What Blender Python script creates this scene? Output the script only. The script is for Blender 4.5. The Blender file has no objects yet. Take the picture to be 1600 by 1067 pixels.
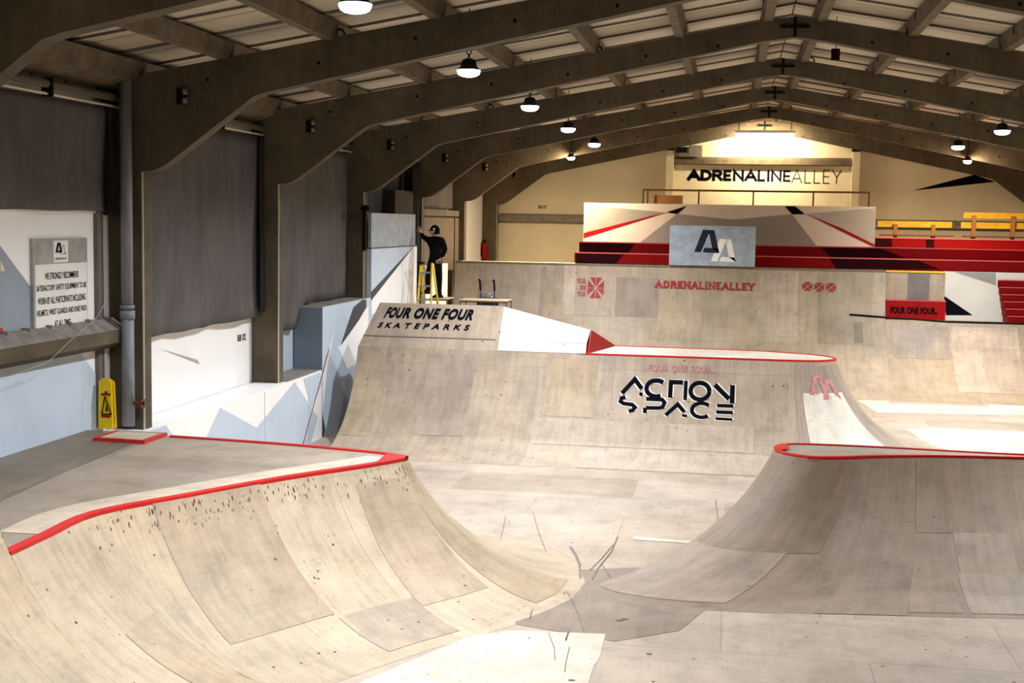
import bpy, bmesh, math, random
from mathutils import Vector, Matrix
random.seed(7)
S = bpy.context.scene
COL = S.collection
# ------------------------------------------------------------------ camera
FPX, YAW, PITCH, ROLL = 2047.9, .1658, .091, .0169
CAMZ = 3.6
_w = Vector((-math.sin(YAW)*math.cos(PITCH), math.cos(YAW)*math.cos(PITCH), -math.sin(PITCH)))
_r0 = Vector((math.cos(YAW), math.sin(YAW), 0)); _u0 = _r0.cross(_w)
_r = _r0*math.cos(ROLL)+_u0*math.sin(ROLL); _u = _u0*math.cos(ROLL)-_r0*math.sin(ROLL)
cam = bpy.data.cameras.new('camera'); cam.sensor_width = 36; cam.lens = FPX/1600*36
cam.clip_end = 200
camo = bpy.data.objects.new('camera', cam); COL.objects.link(camo)
m = Matrix((_r, _u, -_w)).transposed().to_4x4(); m.translation = Vector((0, 0, CAMZ)); camo.matrix_world = m
S.camera = camo
# ------------------------------------------------------------------ world / exposure / light levels
wd = bpy.data.worlds.new('world'); S.world = wd; wd.use_nodes = True
wd.node_tree.nodes['Background'].inputs[0].default_value = (.6, .7, .8, 1)
wd.node_tree.nodes['Background'].inputs[1].default_value = .02
S.view_settings.view_transform = 'Standard'; S.view_settings.look = 'None'
S.view_settings.exposure = 0.08; S.view_settings.gamma = 1
S.view_settings.use_curve_mapping = False
LAMP_W = 205.0          # every high bay lamp
WALL_W = 330.0          # warm fittings washing the end wall
# ------------------------------------------------------------------ survey helpers (pixel of a 1600x1067 frame -> point on a real plane)
def ray(x, y): return _w+_r*((x-800)/FPX)-_u*((y-533.5)/FPX)
def atX(x, y, c):
    d = ray(x, y); p = d*(c/d.x); p.z += CAMZ; return p
def atY(x, y, c):
    d = ray(x, y); p = d*(c/d.y); p.z += CAMZ; return p
def atZ(x, y, c):
    d = ray(x, y); p = d*((c-CAMZ)/d.z); p.z += CAMZ; return p
def inframe(P, mg=30):
    v = Vector(P)-Vector((0, 0, CAMZ)); w = v.dot(_w)
    if w < .5: return False
    x = 800+FPX*v.dot(_r)/w; y = 533.5-FPX*v.dot(_u)/w
    return -mg < x < 1600+mg and -mg < y < 1067+mg
def lin(c):
    c = c/255.; return c/12.92 if c <= .04045 else ((c+.055)/1.055)**2.4
def rgb(r, g, b): return (lin(r), lin(g), lin(b), 1)
# ------------------------------------------------------------------ materials
MT = {}
def newmat(name):
    mt = bpy.data.materials.new(name); mt.use_nodes = True; nt = mt.node_tree
    MT[name] = mt; return mt, nt, nt.nodes['Principled BSDF']
def N(nt, t, **k):
    n = nt.nodes.new(t)
    for a, v in k.items():
        if a.startswith('i_'): n.inputs[a[2:].replace('_', ' ')].default_value = v
        else: setattr(n, a, v)
    return n
def mapping(nt, scale=(1, 1, 1), rot=(0, 0, 0)):
    t = N(nt, 'ShaderNodeUVMap'); t.uv_map = 'UVMap'
    mp = N(nt, 'ShaderNodeMapping'); mp.inputs['Scale'].default_value = scale; mp.inputs['Rotation'].default_value = rot
    nt.links.new(t.outputs[0], mp.inputs[0]); return mp.outputs[0]
def ramp(nt, fac, stops):
    r = N(nt, 'ShaderNodeValToRGB'); e = r.color_ramp.elements
    e[0].position, e[0].color = stops[0]; e[1].position, e[1].color = stops[-1]
    for p, c in stops[1:-1]: q = e.new(p); q.color = c
    nt.links.new(fac, r.inputs[0]); return r.outputs[0]
def mix(nt, fac, a, b, mode='MIX'):
    n = N(nt, 'ShaderNodeMix', data_type='RGBA', blend_type=mode)
    for s, v in ((n.inputs[0], fac), (n.inputs[6], a), (n.inputs[7], b)):
        if hasattr(v, 'links'): nt.links.new(v, s)
        else: s.default_value = v
    return n.outputs[2]
def noise(nt, vec, scale, detail=4, rough=.55):
    n = N(nt, 'ShaderNodeTexNoise'); n.inputs['Scale'].default_value = scale
    n.inputs['Detail'].default_value = detail; n.inputs['Roughness'].default_value = rough
    if vec is not None: nt.links.new(vec, n.inputs['Vector'])
    return n.outputs[0]
def g(v): return (v, v, v, 1)
def paint(name, c, rough=.6, metal=0., dirt=.12, spec=.3, scale=3.):
    mt, nt, b = newmat(name)
    b.inputs['Roughness'].default_value = rough; b.inputs['Metallic'].default_value = metal
    b.inputs['Specular IOR Level'].default_value = spec
    col = rgb(*c)
    if dirt:
        v = mapping(nt)
        f = ramp(nt, noise(nt, v, scale, 6, .65), [(.3, g(1-dirt*1.6)), (.62, g(1))])
        col = mix(nt, 1., col, f, 'MULTIPLY'); nt.links.new(col, b.inputs['Base Color'])
    else: b.inputs['Base Color'].default_value = col
    return mt
def emit(name, c, s):
    mt, nt, b = newmat(name); b.inputs['Base Color'].default_value = g(.8)
    b.inputs['Emission Color'].default_value = c; b.inputs['Emission Strength'].default_value = s; return mt
def ply(name, c1, c2, c3, bw=1.22, bh=2.44, streak=1., specks=1., rough=.42, scuff=0.5, seam=.72, rot=0):
    """worn plywood / composite ramp sheets, laid out in metres along the UV map"""
    mt, nt, b = newmat(name); v = mapping(nt, rot=(0, 0, rot))
    br = N(nt, 'ShaderNodeTexBrick'); br.offset = .5; br.squash = 1
    for k, x in (('Scale', 1.), ('Mortar Size', .006), ('Mortar Smooth', .3), ('Bias', 0.), ('Brick Width', bw), ('Row Height', bh)):
        br.inputs[k].default_value = x
    br.inputs['Color1'].default_value = g(0); br.inputs['Color2'].default_value = g(1); br.inputs['Mortar'].default_value = g(.5)
    nt.links.new(v, br.inputs['Vector'])
    if name != 'ply_pale': c1, c2, c3 = [(c[0]*.985, c[1]*.955, c[2]*.945) for c in (c1, c2, c3)]
    base = ramp(nt, br.outputs['Color'], [(0., rgb(*c1)), (.5, rgb(*c2)), (1., rgb(*c3))])
    # broad clouds of wear
    big = noise(nt, v, .9, 5, .6)
    base = mix(nt, 1., base, ramp(nt, big, [(.28, g(.76)), (.5, g(.98)), (.72, g(1.12))]), 'MULTIPLY')
    hue = noise(nt, v, .55, 3)
    base = mix(nt, ramp(nt, hue, [(.4, g(0)), (.7, g(.35))]), base, rgb(168, 158, 148))
    # streaks running up and down the transition
    v2 = mapping(nt, (7., .9, 1), (0, 0, rot)); st = noise(nt, v2, 1.4, 6, .7)
    base = mix(nt, streak, base, ramp(nt, st, [(.3, g(.80)), (.55, g(1)), (.8, g(1.06))]), 'MULTIPLY')
    v3 = mapping(nt, (1.2, 9., 1), (0, 0, rot+.25)); st2 = noise(nt, v3, 1.2, 5, .7)
    base = mix(nt, .7, base, ramp(nt, st2, [(.3, g(.88)), (.5, g(1))]), 'MULTIPLY')
    # fine grain
    base = mix(nt, .6, base, ramp(nt, noise(nt, v, 30., 3, .7), [(.3, g(.86)), (.7, g(1.08))]), 'MULTIPLY')
    # dark specks, screws and wheel marks
    vo = N(nt, 'ShaderNodeTexVoronoi'); vo.inputs['Scale'].default_value = 5.5; nt.links.new(v, vo.inputs['Vector'])
    sp = ramp(nt, vo.outputs['Distance'], [(.06, g(1)), (.10, g(0))])
    gate = ramp(nt, noise(nt, v, 1.6, 2), [(.42, g(0)), (.54, g(specks))])
    vo2 = N(nt, 'ShaderNodeTexVoronoi'); vo2.inputs['Scale'].default_value = 13.; nt.links.new(mapping(nt, (1., .55, 1), (0, 0, rot+.2)), vo2.inputs['Vector'])
    gate3 = ramp(nt, noise(nt, v, 2.3, 3), [(.5, g(0)), (.6, g(specks*.8))])
    base = mix(nt, mix(nt, 1., ramp(nt, vo2.outputs['Distance'], [(.07, g(1)), (.13, g(0))]), gate3, 'MULTIPLY'), base, rgb(96, 86, 74))
    base = mix(nt, mix(nt, 1., sp, gate, 'MULTIPLY'), base, rgb(70, 62, 52))
    v5 = mapping(nt, (.5, 14., 1), (0, 0, rot+1.1)); n5 = noise(nt, v5, 1.1, 3, .5)
    gate2 = ramp(nt, noise(nt, v, .8, 2), [(.5, g(0)), (.62, g(scuff*.5))])
    base = mix(nt, mix(nt, 1., ramp(nt, n5, [(.69, g(0)), (.73, g(1))]), gate2, 'MULTIPLY'), base, rgb(105, 97, 88))
    # cloudy stains with soft borders
    st3 = noise(nt, v, 2.6, 7, .68)
    base = mix(nt, .8, base, ramp(nt, st3, [(.34, g(.80)), (.5, g(1.0)), (.66, g(1.10))]), 'MULTIPLY')
    base = mix(nt, mix(nt, 1., br.outputs['Fac'], g(.45), 'MULTIPLY'), base, rgb(int(150*seam), int(138*seam), int(120*seam)))
    nt.links.new(base, b.inputs['Base Color'])
    b.inputs['Specular IOR Level'].default_value = .2
    nt.links.new(ramp(nt, big, [(.3, g(rough+.08)), (.7, g(rough+.25))]), b.inputs['Roughness'])
    return mt
ply('ply_ramp', (178, 165, 146), (190, 178, 160), (164, 152, 134))
ply('ply_warm', (194, 180, 153), (208, 195, 170), (184, 169, 142), bw=1.3, specks=1.0)
ply('ply_grey', (150, 138, 122), (168, 155, 137), (136, 126, 114), bw=1.5, streak=.9, specks=.4)
ply('ply_back', (164, 151, 127), (174, 161, 138), (154, 142, 120), bw=1.22, specks=.5)
ply('ply_floor', (184, 174, 158), (194, 185, 170), (170, 158, 138), bw=2.44, bh=1.22, streak=.4, scuff=.8, rough=.38)
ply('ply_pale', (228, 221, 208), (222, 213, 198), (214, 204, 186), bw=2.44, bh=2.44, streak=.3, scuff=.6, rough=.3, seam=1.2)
ply('ply_deck', (156, 147, 132), (166, 156, 140), (146, 138, 124), bw=2.44, bh=1.22, streak=.4, specks=.6)
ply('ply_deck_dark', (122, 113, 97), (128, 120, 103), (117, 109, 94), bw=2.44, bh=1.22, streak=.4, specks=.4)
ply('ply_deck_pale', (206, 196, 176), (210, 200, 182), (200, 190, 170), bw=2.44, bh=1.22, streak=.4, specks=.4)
paint('red_edge', (204, 42, 40), .45, dirt=.12, scale=8)
paint('red_dark', (150, 16, 16), .55, dirt=.1, spec=.12)
paint('red_bench', (120, 6, 10), .6, dirt=.08, spec=.08)
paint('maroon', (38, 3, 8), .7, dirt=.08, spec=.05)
paint('red_nosing', (196, 90, 88), .5, dirt=.1)
paint('red_print', (158, 44, 48), .6, dirt=.25, scale=14)
paint('pink_print', (200, 138, 134), .6, dirt=.25, scale=14)
paint('black_print', (18, 18, 27), .95, dirt=.1, scale=10, spec=.0)
paint('white_print', (228, 226, 216), .55, dirt=.1, scale=10)
paint('black', (14, 14, 15), .65, dirt=.1, spec=.15)
paint('charcoal', (70, 72, 78), .6, dirt=.1)
paint('white_wall', (250, 250, 250), .5, dirt=.03, scale=1.5)
paint('blue_wall', (198, 213, 230), .5, dirt=.07, scale=1.5)
paint('slate_wall', (152, 164, 178), .5, dirt=.08, scale=1.5)
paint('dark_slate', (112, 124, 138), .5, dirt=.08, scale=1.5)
paint('cream_wall', (232, 220, 192), .7, dirt=.08, scale=.8)
paint('mural_light', (216, 214, 206), .5, dirt=.05)
paint('mural_grey', (150, 150, 146), .5, dirt=.06)
paint('mural_mid', (172, 174, 172), .5, dirt=.06)
paint('ledge_grey', (142, 136, 128), .7, dirt=.3, scale=6)
paint('panel_brown', (118, 106, 90), .7, dirt=.2)
paint('panel_slate', (164, 178, 190), .5, dirt=.2, scale=5)
paint('alu_sign', (178, 180, 180), .4, .3, dirt=.22, scale=5)
paint('sign_white', (238, 238, 234), .5, dirt=.04)
paint('pipe_grey', (138, 142, 150), .45, dirt=.2, scale=6)
paint('trim_grey', (120, 112, 108), .5, dirt=.15)
paint('yellow', (238, 200, 20), .45, dirt=.12, scale=8)
paint('yellow_wood', (222, 178, 40), .5, dirt=.22, scale=5)
paint('wood_brown', (158, 106, 62), .6, dirt=.2)
paint('rust_brown', (98, 52, 34), .55, dirt=.2)
paint('table_top', (206, 184, 148), .5, dirt=.1)
paint('steel', (150, 152, 156), .35, .7, dirt=.1)
paint('blue_steel', (52, 84, 142), .4, .2, dirt=.1)
paint('navy', (22, 30, 52), .5, dirt=.1)
paint('cloth_black', (13, 13, 14), .9, dirt=.2, spec=.1)
paint('skin', (196, 150, 136), .55, dirt=0)
paint('skid', (136, 127, 116), .7, dirt=.3, scale=12)
paint('dark_soil', (60, 50, 44), .8, dirt=.2)
paint('lamp_body', (44, 44, 50), .45, .4, dirt=.1)
paint('cable_white', (190, 186, 176), .5, dirt=0)
paint('purlin', (112, 99, 80), .8, dirt=.3, scale=4)
paint('print_lit_edge_grey', (196, 196, 190), .5, dirt=.1)
emit('lens_cool', (.86, .92, 1, 1), 14)
emit('lens_warm', (1, .78, .50, 1), 850)
emit('tube_warm', (1, .80, .50, 1), 40)
def concrete():
    mt, nt, b = newmat('concrete'); v = mapping(nt)
    base = ramp(nt, noise(nt, v, 1.3, 8, .7), [(.3, rgb(66, 57, 43)), (.5, rgb(88, 77, 59)), (.72, rgb(106, 94, 74))])
    v2 = mapping(nt, (9, .8, 1)); base = mix(nt, .7, base, ramp(nt, noise(nt, v2, 1.2, 5, .7), [(.3, g(.72)), (.6, g(1.05))]), 'MULTIPLY')
    vo = N(nt, 'ShaderNodeTexVoronoi'); vo.inputs['Scale'].default_value = 3.; nt.links.new(v, vo.inputs['Vector'])
    base = mix(nt, ramp(nt, vo.outputs['Distance'], [(.03, g(.8)), (.06, g(0))]), base, rgb(30, 26, 22))
    nt.links.new(base, b.inputs['Base Color']); b.inputs['Roughness'].default_value = .85
    bp = N(nt, 'ShaderNodeBump'); bp.inputs['Strength'].default_value = .25; bp.inputs['Distance'].default_value = .02
    nt.links.new(noise(nt, v, 9, 6, .7), bp.inputs['Height']); nt.links.new(bp.outputs[0], b.inputs['Normal'])
concrete()
def roofmat():
    mt, nt, b = newmat('roof_sheet'); v = mapping(nt)
    w = N(nt, 'ShaderNodeTexBrick'); w.offset = 0
    for k, x in (('Scale', 1.), ('Mortar Size', .012), ('Mortar Smooth', .1), ('Brick Width', 200.), ('Row Height', 1.02)): w.inputs[k].default_value = x
    w.inputs['Color1'].default_value = rgb(200, 188, 165); w.inputs['Color2'].default_value = rgb(188, 176, 152); w.inputs['Mortar'].default_value = rgb(50, 44, 38)
    nt.links.new(v, w.inputs['Vector'])
    base = mix(nt, 1., w.outputs['Color'], ramp(nt, noise(nt, v, 1.1, 6, .65), [(.3, g(.78)), (.6, g(1))]), 'MULTIPLY')
    nt.links.new(base, b.inputs['Base Color']); b.inputs['Roughness'].default_value = .8
roofmat()
def clothmat(name, c):
    mt, nt, b = newmat(name); v = mapping(nt, (3, .8, 1))
    base = mix(nt, 1., rgb(*c), ramp(nt, noise(nt, v, 1.2, 6, .6), [(.3, g(.72)), (.65, g(1.16))]), 'MULTIPLY')
    nt.links.new(base, b.inputs['Base Color']); b.inputs['Roughness'].default_value = .9
clothmat('curtain_grey', (90, 86, 86)); clothmat('curtain_blue', (72, 80, 92)); clothmat('curtain_dark', (30, 29, 31))
# ------------------------------------------------------------------ mesh builder
class MB:
    def __init__(s): s.v = []; s.f = []; s.m = []; s.uv = []; s.sm = []; s.mats = []
    def mi(s, mat):
        if mat not in s.mats: s.mats.append(mat)
        return s.mats.index(mat)
    def face(s, pts, mat, uv=None, smooth=False):
        pts = [Vector(p) for p in pts]; i0 = len(s.v); s.v += pts
        if uv is None:
            n = Vector((0, 0, 0))
            for a, b in zip(pts, pts[1:]+pts[:1]): n += a.cross(b)
            k = max(range(3), key=lambda i: abs(n[i]))
            uv = [((p.x, p.y) if k == 2 else ((p.y, p.z) if k == 0 else (p.x, p.z))) for p in pts]
        s.f.append(list(range(i0, i0+len(pts)))); s.m.append(s.mi(mat)); s.uv.append(uv); s.sm.append(smooth)
    def box(s, x0, x1, y0, y1, z0, z1, mat, M=None, uvrot=False):
        c = [Vector((x, y, z)) for x in (x0, x1) for y in (y0, y1) for z in (z0, z1)]
        if M is not None: c = [M @ p for p in c]
        for q in ((0, 1, 3, 2), (4, 6, 7, 5), (0, 4, 5, 1), (2, 3, 7, 6), (0, 2, 6, 4), (1, 5, 7, 3)):
            s.face([c[i] for i in q], mat)
    def prism(s, poly, d, mat, cap=None):
        """poly: list of 3D points, extruded by vector d"""
        poly = [Vector(p) for p in poly]; d = Vector(d); q = [p+d for p in poly]
        s.face(poly[::-1], cap or mat); s.face(q, cap or mat)
        for i in range(len(poly)):
            j = (i+1) % len(poly); s.face([poly[i], poly[j], q[j], q[i]], mat)
    def grid(s, fn, nu, nv, mat, uvf=None, smooth=True, flip=False, close=False):
        P = [[fn(i/nu, j/nv) for j in range(nv+1)] for i in range(nu+1)]
        i0 = len(s.v)
        U = [[(uvf(i/nu, j/nv) if uvf else (P[i][j][0], P[i][j][2])) for j in range(nv+1)] for i in range(nu+1)]
        for r in P: s.v += [Vector(p) for p in r]
        k = s.mi(mat)
        for i in range(nu):
            for j in range(nv):
                ids = [(i, j), (i+1, j), (i+1, j+1), (i, j+1)]
                if flip: ids = ids[::-1]
                s.f.append([i0+a*(nv+1)+b for a, b in ids]); s.m.append(k); s.uv.append([U[a][b] for a, b in ids]); s.sm.append(smooth)
    def tube(s, pts, r, mat, n=8, caps=True):
        pts = [Vector(p) for p in pts]; rings = []
        rr = r if isinstance(r, (list, tuple)) else [r]*len(pts)
        for i, p in enumerate(pts):
            t = (pts[min(i+1, len(pts)-1)]-pts[max(i-1, 0)]).normalized()
            a = t.orthogonal().normalized() if i == 0 else (pa-t*pa.dot(t)).normalized()
            pa = a; b = t.cross(a)
            rings.append([p+(a*math.cos(2*math.pi*k/n)+b*math.sin(2*math.pi*k/n))*rr[i] for k in range(n)])
        i0 = len(s.v)
        for q in rings: s.v += q
        k = s.mi(mat)
        for i in range(len(pts)-1):
            for j in range(n):
                jj = (j+1) % n
                s.f.append([i0+i*n+j, i0+i*n+jj, i0+(i+1)*n+jj, i0+(i+1)*n+j]); s.m.append(k)
                s.uv.append([(j/n, i), ((j+1)/n, i), ((j+1)/n, i+1), (j/n, i+1)]); s.sm.append(True)
        if caps:
            s.face(rings[0][::-1], mat); s.face(rings[-1], mat)
    def lathe(s, c, prof, mat, n=24, smooth=True):
        c = Vector(c)
        s.grid(lambda u, v: c+Vector((prof_i(prof, v)[0]*math.cos(2*math.pi*u), prof_i(prof, v)[0]*math.sin(2*math.pi*u), prof_i(prof, v)[1])), n, len(prof)-1, mat, smooth=smooth)
    def build(s, name, parent=None, weld=True, solid=0):
        me = bpy.data.meshes.new(name)
        if parent: org = parent.location+(parent.parent.location if parent.parent else Vector())
        else:
            xs, ys, zs = zip(*[tuple(v) for v in s.v]); org = Vector(((min(xs)+max(xs))/2, (min(ys)+max(ys))/2, min(zs)))
        me.from_pydata([tuple(v-org) for v in s.v], [], s.f)
        for mname in s.mats: me.materials.append(MT[mname])
        uvl = me.uv_layers.new(name='UVMap')
        for p, mi_, uv, sm in zip(me.polygons, s.m, s.uv, s.sm):
            p.material_index = mi_; p.use_smooth = sm
            for li, q in zip(p.loop_indices, uv): uvl.data[li].uv = q
        if weld:
            bm = bmesh.new(); bm.from_mesh(me); bmesh.ops.remove_doubles(bm, verts=bm.verts, dist=.0004); bm.to_mesh(me); bm.free()
        o = bpy.data.objects.new(name, me); COL.objects.link(o)
        if parent: o.parent = parent
        else: o.location = org
        return o
def prof_i(prof, v):
    i = int(round(v*(len(prof)-1))); return prof[i]
def thing(name, loc, label, cat, group=None):
    o = bpy.data.objects.new(name, None); COL.objects.link(o); o.location = loc; o.empty_display_size = .1
    return tag(o, label, cat, group)
def tag(o, label, cat, group=None):
    o['label'] = label; o['category'] = cat
    if group: o['group'] = group
    return o
def struct(o, label=None):
    o['kind'] = 'structure'
    return o
def part_label(o, l): o['label'] = l; return o
def copy_thing(root, loc, label=None):
    r = root.copy(); COL.objects.link(r); r.location = loc
    if label: r['label'] = label
    for ch in root.children:
        if ch.type == 'LIGHT': continue
        c = ch.copy(); COL.objects.link(c); c.parent = r
        for gch in ch.children:
            d = gch.copy(); COL.objects.link(d); d.parent = c
    return r
# ------------------------------------------------------------------ lettering
def font_polys(txt, bold=.0, shear=0., spacing=1., sub=0.12):
    """built-in typeface turned into small faces, in a unit box"""
    cu = bpy.data.curves.new('t', 'FONT'); cu.body = txt; cu.offset = bold; cu.shear = shear; cu.space_character = spacing
    cu.resolution_u = 4
    o = bpy.data.objects.new('t', cu); COL.objects.link(o)
    dg = bpy.context.evaluated_depsgraph_get(); me = bpy.data.meshes.new_from_object(o.evaluated_get(dg))
    bpy.data.objects.remove(o); bpy.data.curves.remove(cu)
    bm = bmesh.new(); bm.from_mesh(me)
    for _ in range(4):
        long = [e for e in bm.edges if e.calc_length() > sub*2.2]
        if not long: break
        bmesh.ops.subdivide_edges(bm, edges=long, cuts=1); bmesh.ops.triangulate(bm, faces=bm.faces)
    P = [[(v.co.x, v.co.y) for v in f.verts] for f in bm.faces]; bm.free(); bpy.data.meshes.remove(me)
    return unit(P)
def unit(P):
    xs = [p[0] for f in P for p in f]; ys = [p[1] for f in P for p in f]
    x0, x1, y0, y1 = min(xs), max(xs), min(ys), max(ys)
    return [[((p[0]-x0)/(x1-x0), (p[1]-y0)/(y1-y0)) for p in f] for f in P]
def put(mb, P, mat, fn):
    for f in P:
        a = sum(f[i][0]*f[(i+1) % len(f)][1]-f[(i+1) % len(f)][0]*f[i][1] for i in range(len(f)))
        if a < 0: f = f[::-1]
        mb.face([fn(*p) for p in f], mat)
def strip(pts, w, n=6):
    """polyline to quads of width w, mitred, cut in short pieces"""
    P = [Vector(p) for p in pts]; out = []; L = []; Rr = []
    for i, p in enumerate(P):
        d0 = (P[i]-P[i-1]).normalized() if i else (P[1]-P[0]).normalized()
        d1 = (P[i+1]-P[i]).normalized() if i < len(P)-1 else d0
        n0 = Vector((-d0.y, d0.x)); n1 = Vector((-d1.y, d1.x)); nn = n0+n1
        if nn.length < .3: nn = n0
        nn.normalize(); k = min(1/max(nn.dot(n0), .35), 2.2)
        L.append(p+nn*(w/2*k)); Rr.append(p-nn*(w/2*k))
    for i in range(len(P)-1):
        for k in range(n):
            a, b = k/n, (k+1)/n
            out.append([tuple(Rr[i].lerp(Rr[i+1], a)), tuple(Rr[i].lerp(Rr[i+1], b)), tuple(L[i].lerp(L[i+1], b)), tuple(L[i].lerp(L[i+1], a))])
    return out
def arc(cx, cy, rx, ry, a0, a1, n=12):
    return [(cx+rx*math.cos(math.radians(a0+(a1-a0)*i/n)), cy+ry*math.sin(math.radians(a0+(a1-a0)*i/n))) for i in range(n+1)]
GL = {  # stroke letters, width then strokes (height 1)
 'A': (.86, [[(.02, 0), (.43, 1), (.84, 0)], [(.17, .33), (.69, .33)]]),
 'D': (.78, [[(.08, .5), (.08, 1), (.32, 1)]+arc(.32, .5, .4, .5, 90, -90)[1:]+[(.08, 0), (.08, .5)]]),
 'R': (.74, [[(.08, 0), (.08, 1), (.4, 1)]+arc(.4, .75, .25, .25, 90, -90, 8)[1:]+[(.08, .5)], [(.36, .5), (.68, 0)]]),
 'E': (.62, [[(.6, 1), (.08, 1), (.08, 0), (.6, 0)], [(.08, .5), (.54, .5)]]),
 'N': (.82, [[(.08, 0), (.08, 1), (.74, 0), (.74, 1)]]),
 'L': (.6, [[(.08, 1), (.08, 0), (.58, 0)]]),
 'I': (.2, [[(.1, 0), (.1, 1)]]),
 'Y': (.78, [[(.02, 1), (.39, .48), (.76, 1)], [(.39, .5), (.39, 0)]]),
}
def stroke_text(txt, widths, gap=.14, serif=False):
    x = 0; P = []
    for ch, w in zip(txt, widths):
        gw, st = GL[ch]
        for s_ in st:
            Q = [Vector((x+a*(1+w*.4), b*(1-w)+w/2)) for a, b in s_]
            for e, f_ in ((0, 1), (-1, -2)):
                d = Q[e]-Q[f_]
                if abs(d.y) > abs(d.x)*.8 and s_[e][1] in (0, 1): Q[e] = Q[e]+d.normalized()*(w/2)*(1 if abs(d.x) < .02 else .9)
            P += strip([tuple(q) for q in Q], w, 3)
            if serif:
                for e in (s_[0], s_[-1]):
                    if e[1] in (0, 1): P += strip([(x+e[0]*(1+w*.4)-.24, e[1]*(1-w*.55)+w*.275), (x+e[0]*(1+w*.4)+.24, e[1]*(1-w*.55)+w*.275)], w*.55, 1)
        x += gw*(1+w*.4)+gap
    return unit(P)
def quadmap(p00, p10, p01, nrm, off):
    p00, p10, p01 = Vector(p00), Vector(p10), Vector(p01); n = Vector(nrm)*off
    return lambda u, v: p00+(p10-p00)*u+(p01-p00)*v+n
def AA_mark():
    """the double-A sign of the hall: dark A and offset light A, unit box 1 x 1"""
    def A(dx, dy):
        f = []
        f += [[(dx+.0, dy+0), (dx+.16, dy+0), (dx+.34, dy+.67), (dx+.40, dy+.82), (dx+.20, dy+.82)]]
        f += [[(dx+.34, dy+.67), (dx+.38, dy+.67), (dx+.48, dy+.82), (dx+.38, dy+.82)]]
        f += [[(dx+.48, dy+.82), (dx+.36, dy+.67), (dx+.44, dy+.17), (dx+.62, dy+.0)]]
        f += [[(dx+.21, dy+.0), (dx+.62, dy+0), (dx+.58, dy+.17), (dx+.25, dy+.17)]]
        return f
    return A(0, .18), A(.42, -.02)
# ================================================================== SETTING
XR = .74                       # ridge line
XW = -7.12; XE = XR*2-XW       # side walls
YN = lambda n: 9.71+4.57*n     # portal frame stations
Y_END = 37.4; Y_NEAR = -2.
def ztop(x): return 6.48-.172*abs(x-XR)
def polyface(mb, pts, mat): mb.face(pts, mat)
# floor
fb = MB(); fb.face([(XW, Y_NEAR, 0), (XE, Y_NEAR, 0), (XE, Y_END, 0), (XW, Y_END, 0)], 'ply_floor')
fb.box(XW, XE, Y_NEAR, Y_END, -.1, -.002, 'dark_soil')
def floor_sheet(px, mat, z): fb.face([atZ(x, y, z) for x, y in px], mat)
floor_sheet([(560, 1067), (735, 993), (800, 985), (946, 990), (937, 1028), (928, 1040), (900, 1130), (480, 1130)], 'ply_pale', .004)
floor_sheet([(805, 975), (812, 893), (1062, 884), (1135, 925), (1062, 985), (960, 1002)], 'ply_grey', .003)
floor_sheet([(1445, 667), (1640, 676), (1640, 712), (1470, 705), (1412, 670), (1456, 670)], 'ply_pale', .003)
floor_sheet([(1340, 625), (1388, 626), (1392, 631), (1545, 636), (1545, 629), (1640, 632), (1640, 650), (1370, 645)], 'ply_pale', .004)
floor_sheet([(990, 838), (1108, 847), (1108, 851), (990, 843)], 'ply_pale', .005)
struct(fb.build('floor', weld=False))
# side wall, left: cladding and the painted boards between the columns
wl = MB()
wl.box(XW-.15, XW, Y_NEAR, Y_END, 0, 5.3, 'white_wall')
def on_x(mb, px, c, mat, off=0.003, zm=99, ym=-99, yM=99): 
    P = [atX(x, y, c) for x, y in px]
    P = [Vector((c+off, min(max(p.y, ym), yM), min(p.z, zm))) for p in P]
    n = (P[1]-P[0]).cross(P[2]-P[0])
    mb.face(P, mat)
# painted: niche behind the second column is pale blue, clerestory strip above the curtains is dull
wl.box(XW, XW+.012, 18.9, 23.4, 1.0, 2.4, 'blue_wall')
wl.box(XW, XW+.02, Y_NEAR, Y_END, 4.92, 5.3, 'trim_grey')
for k in range(50): wl.box(XW+.02, XW+.03, 2+k*.7, 2.03+k*.7, 4.92, 5.3, 'black')
on_x(wl, [(250, 545), (312, 569), (308, 562)], XW, 'mural_mid', .004)
struct(wl.build('wall_left'))
t = MB()
P = font_polys('BB 02', .02)
p0 = atX(371, 534, XW); p1 = atX(380, 534, XW); p2 = atX(371, 526, XW)
put(t, P, 'black_print', quadmap((XW, p0.y, p0.z), (XW, p1.y+.1, p0.z), (XW, p0.y, p0.z+.1), (1, 0, 0), .004))
o = t.build('painted_number', bpy.data.objects['wall_left'])
wr = MB(); wr.box(XE, XE+.15, Y_NEAR, Y_END, 0, 5.3, 'cream_wall'); struct(wr.build('wall_right'))
wn = MB(); wn.prism([(XW-.15, Y_NEAR, -.1), (XE+.15, Y_NEAR, -.1), (XE+.15, Y_NEAR, 5.3), (XR, Y_NEAR, 6.9), (XW-.15, Y_NEAR, 5.3)], (0, -.15, 0), 'cream_wall'); struct(wn.build('wall_near'))
we = MB(); we.prism([(XW-.15, Y_END, -.1), (XE+.15, Y_END, -.1), (XE+.15, Y_END, 5.3), (XR, Y_END, 6.9), (XW-.15, Y_END, 5.3)], (0, .15, 0), 'cream_wall')
def on_y(mb, px, c, mat, off=.003):
    P = [atY(x, y, c) for x, y in px]; mb.face([(p.x, c-off, p.z) for p in P], mat)
on_y(we, [(1425, 298), (1522, 273), (1556, 284)], Y_END, 'black_print')
weo = struct(we.build('wall_far'))
t = MB(); P = stroke_text('ADRENALINE', [.30, .29, .28, .27, .25, .23, .21, .2, .19, .18])
a = atY(1073, 285, Y_END); b = atY(1235, 285, Y_END)
zt = 5.195; zb = 4.79
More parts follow.
